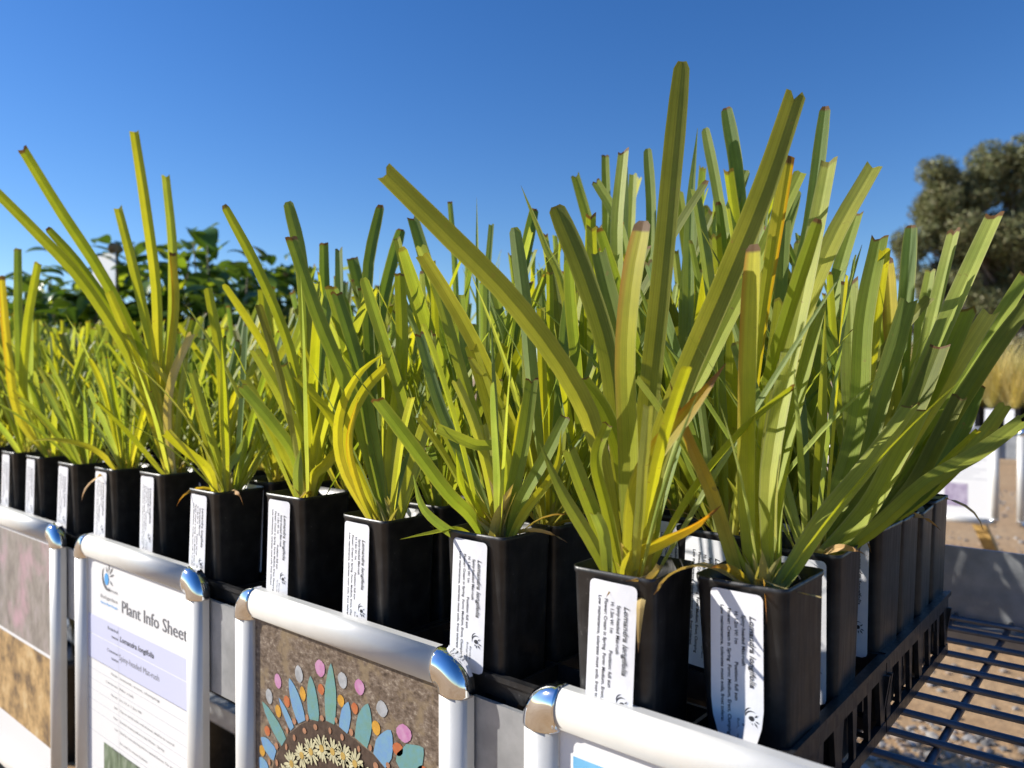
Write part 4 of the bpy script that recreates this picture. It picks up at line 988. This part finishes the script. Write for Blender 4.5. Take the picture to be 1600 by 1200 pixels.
def shrub(px, ytop, d, rad, n, label):
    top = at_depth(px, ytop, d); t = thing('broad_leaf_shrub', label, 'shrub', (top.x, top.y, 0), 'broad leaved shrubs behind the bench')
    obj('pot', BIGPOT, M['plastic'], t)
    H = top.z; tips = []
    for s in range(9):
        a = rnd.uniform(0, 6.28); q = rad*math.sqrt(rnd.random()); z1 = H - rnd.uniform(.0, .10) - .25*(q/rad)**2*rad
        pts = [Vector((math.cos(a)*.02, math.sin(a)*.02, .24)), Vector((math.cos(a)*q*.45, math.sin(a)*q*.45, .24+(z1-.24)*.5)), Vector((math.cos(a)*q, math.sin(a)*q, z1))]
        obj('stem', MB().tube([spline(pts, i/6) for i in range(7)], [.006 - .0007*i for i in range(7)], 6).mesh('stem', True), M['stem'], t); tips.append(pts)
    for i in range(n):
        pts = tips[i % len(tips)]; u = 1 - rnd.random()**1.3*.42; p = spline(pts, u); a = rnd.uniform(0, 6.28)
        o = obj('leaf', rnd.choice(BL), None, t); off = rnd.uniform(.0, .11)
        o.location = p + Vector((math.cos(a)*off, math.sin(a)*off, rnd.uniform(-.03, .04))); o.rotation_euler = (rnd.uniform(-.5, .5), rnd.uniform(-.9, .6), a); s = rnd.uniform(.7, 1.2); o.scale = (s, s, s)
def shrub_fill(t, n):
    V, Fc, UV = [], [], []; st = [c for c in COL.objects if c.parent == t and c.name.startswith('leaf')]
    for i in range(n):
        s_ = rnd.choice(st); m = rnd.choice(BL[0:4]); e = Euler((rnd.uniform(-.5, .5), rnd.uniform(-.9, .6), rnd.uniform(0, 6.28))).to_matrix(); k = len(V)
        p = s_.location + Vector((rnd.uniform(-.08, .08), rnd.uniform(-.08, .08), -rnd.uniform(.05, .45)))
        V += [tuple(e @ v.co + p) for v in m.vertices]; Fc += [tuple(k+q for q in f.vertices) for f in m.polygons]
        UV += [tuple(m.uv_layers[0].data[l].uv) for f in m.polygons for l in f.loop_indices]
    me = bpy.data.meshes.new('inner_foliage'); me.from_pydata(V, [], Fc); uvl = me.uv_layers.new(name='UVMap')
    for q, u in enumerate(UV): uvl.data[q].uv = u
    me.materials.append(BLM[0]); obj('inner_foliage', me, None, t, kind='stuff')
shrub(20, 415, 2.3, .22, 290, 'dark broad leaved shrub at the end of the row, beyond the white card')
shrub(125, 412, 2.1, .20, 290, 'broad leaved shrub just below the white card sign')
shrub(245, 382, 2.2, .20, 290, 'broad leaved shrub behind the tall fan of long mat-rush blades')
shrub(345, 380, 2.0, .19, 290, 'glossy broad leaved shrub with a bright pointed young leaf on top')
shrub(436, 392, 2.1, .16, 290, 'broad leaved shrub last in the row toward the open sky')
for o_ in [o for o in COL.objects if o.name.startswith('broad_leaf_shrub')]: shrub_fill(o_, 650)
# white card sign on a stake, with a dried seed head
cp = at_depth(168, 418, 1.95)
ws = thing('card_sign', 'white card on a timber stake topped by a brown dried knob, above the shrubs', 'sign', (cp.x, cp.y, 0))
rz_ = R(YAW - 28); ws.rotation_euler = (0, 0, rz_)
obj('card', MB().box((-.060, -.001, cp.z-.05), (.032, .001, cp.z+.036)).mesh('card'), M['white'], ws).rotation_euler = (0, 0, 0)
obj('stake', MB().box((.012, .0015, 0), (.026, .0135, cp.z+.034)).mesh('stake', bevel=.0015), M['stake'], ws)
kb = bmesh.new(); bmesh.ops.create_icosphere(kb, subdivisions=3, radius=.017)
for v in kb.verts: v.co *= 1 + .22*math.sin(v.co.x*190+1)*math.cos(v.co.z*160) + rnd.uniform(-.04, .04)
km = bpy.data.meshes.new('knob'); kb.to_mesh(km); kb.free()
obj('knob', km, M['rot'], ws, (.019, .0075, cp.z+.047))
bl_ = obj('leaf', broad_leaf(BLM[2], .10, .022, .3, 5, 77), None, None); bl_.name = 'young_leaf'
sh_ = [o for o in COL.objects if o.get('label', '').startswith('glossy broad')][0]; bl_.parent = sh_
tp_ = at_depth(318, 418, 2.0) - sh_.location; bl_.location = tp_; bl_.rotation_euler = (0, R(-50), R(YAW))

# ------------------------------------------------------------------ trees and scrub, right background
def leaf_cloud(name, clumps, per, size, mats, seed, droop=.3):
    r = random.Random(seed); V, Fc, MI = [], [], []
    for ci, (c, rad) in enumerate(clumps):
        n = int(per*(rad.x*rad.y*rad.z)**(2/3.0))
        for i in range(n):
            d = Vector((r.gauss(0, 1), r.gauss(0, 1), r.gauss(0, 1))).normalized()*(r.random()**.33)
            p = c + Vector((d.x*rad.x, d.y*rad.y, d.z*rad.z)); a = Vector((r.gauss(0, 1), r.gauss(0, 1), r.gauss(0, .7)-droop)).normalized(); b = a.cross(Vector((r.gauss(0, 1), r.gauss(0, 1), r.gauss(0, 1)))).normalized()
            s = size*r.uniform(.6, 1.3); k = len(V)
            V += [tuple(p - a*s), tuple(p + b*s*.26), tuple(p + a*s), tuple(p - b*s*.26)]; Fc.append((k, k+1, k+2, k+3)); MI.append(0 if r.random() < .75 else 1)
    me = bpy.data.meshes.new(name); me.from_pydata(V, [], Fc)
    for m in mats: me.materials.append(m)
    for p, q in zip(me.polygons, MI): p.material_index = q
    return me
def foliage_mat(name, a, b, trans=.25):
    m, n, l, p, o = mat_base(name); g = n.new('ShaderNodeNewGeometry')
    c = ramp(n, l, g.outputs['Random Per Island'], [(0, a), (1, b)]).outputs[0]; l.new(c, p.inputs['Base Color']); p.inputs['Roughness'].default_value = .55
    tb = n.new('ShaderNodeBsdfTranslucent'); l.new(c, tb.inputs[0]); mx = n.new('ShaderNodeMixShader'); mx.inputs[0].default_value = trans
    l.new(p.outputs[0], mx.inputs[1]); l.new(tb.outputs[0], mx.inputs[2]); l.new(mx.outputs[0], o.inputs[0]); return m
GUM = [foliage_mat('gum_leaf', (.13, .15, .055), (.22, .225, .095)), foliage_mat('gum_leaf_warm', (.17, .16, .07), (.26, .23, .11))]
SCRUB = [foliage_mat('scrub_leaf', (.10, .12, .06), (.20, .21, .12)), foliage_mat('scrub_tip', (.35, .35, .26), (.48, .46, .36))]
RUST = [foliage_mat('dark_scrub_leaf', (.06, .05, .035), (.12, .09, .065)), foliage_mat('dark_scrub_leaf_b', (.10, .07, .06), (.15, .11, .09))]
def tree(name, label, px, d, ztop, blobs, per, size, mats, seed, cat='tree', trunk_r=.25):
    base = at_depth(px, 590, d); r = random.Random(seed)
    t = thing(name, label, cat, (base.x, base.y, 0)); clumps = []
    rv = rgt.normalized(); fv = Vector((fwd.x, fwd.y, 0)).normalized()
    for bx, by, rx, rz in blobs:          # crown masses given in photo pixels about the trunk
        c = rv*((bx-px)/F*d) + Vector((0, 0, 1.0 + (590-by)/F*d)); rad = Vector((rx/F*d, rx/F*d, rz/F*d))*1.15
        for k in range(13):
            dd = Vector((r.gauss(0, 1), r.gauss(0, 1), r.gauss(0, 1))).normalized()*(r.random()**.4)
            f = r.uniform(.34, .56); clumps.append((c + Vector((dd.x*rad.x, dd.y*rad.y, dd.z*rad.z)), rad*f))
    obj('crown', leaf_cloud('crown', clumps, per, size, mats, seed), None, t)
    mb = MB(); top = Vector((.2, 0, ztop*.55))
    mb.tube([spline([Vector((0, 0, -.1)), Vector((.1, .05, ztop*.25)), top], i/6) for i in range(7)], [trunk_r*(1-.09*i) for i in range(7)], 9)
    obj('trunk', mb.mesh('trunk', True), M['bark'], t)
    for k in range(0, len(clumps), 4):
        c = clumps[k][0]; s = top*r.uniform(.4, .95)
        obj('limb', MB().tube([spline([s, (s+c)/2 + Vector((0, 0, -.05*ztop)), c], i/4) for i in range(5)], [trunk_r*.35*(1-.2*i) for i in range(5)], 6).mesh('limb', True), M['bark'], t)
    return t
tree('gum_tree', 'large olive green gum tree rising against the blue sky', 1585, 26, 8.6,
     [(1490, 300, 52, 42), (1560, 280, 60, 45), (1640, 300, 70, 55), (1500, 380, 62, 45), (1580, 380, 70, 50), (1470, 450, 45, 40), (1540, 470, 65, 45), (1630, 450, 70, 60), (1720, 380, 70, 70), (1590, 540, 60, 40), (1470, 345, 30, 30), (1680, 520, 60, 50), (1462, 330, 34, 34), (1450, 400, 36, 40), (1590, 255, 50, 30), (1600, 470, 60, 50), (1510, 530, 50, 36)], 1900, .10, GUM, 3, trunk_r=.28)
tree('scrub_tree', 'dark reddish scrub in the shade below the gum tree', 1480, 22, 3.2, [(1450, 520, 40, 45), (1500, 545, 50, 40), (1560, 560, 50, 36), (1620, 560, 50, 40), (1410, 560, 36, 30)], 1900, .08, RUST, 5, cat='shrub', trunk_r=.09)
for k, (px, py, d) in enumerate(((1520, 548, 9.0), (1585, 535, 9.5), (1650, 545, 9.2))):
    tree('grey_scrub', ['grey green bush with pale tips behind the straw grass, nearest the bench of crates', 'grey green bush with pale tips in the middle of the scrub', 'grey green bush with pale tips farthest along the scrub'][k], px, d, 1.5,
         [(px-14, py+6, 22, 18), (px+16, py, 24, 20), (px, py+40, 40, 32), (px+20, py+80, 40, 30)], 5000, .03, SCRUB, 20+k, cat='bush', trunk_r=.03)
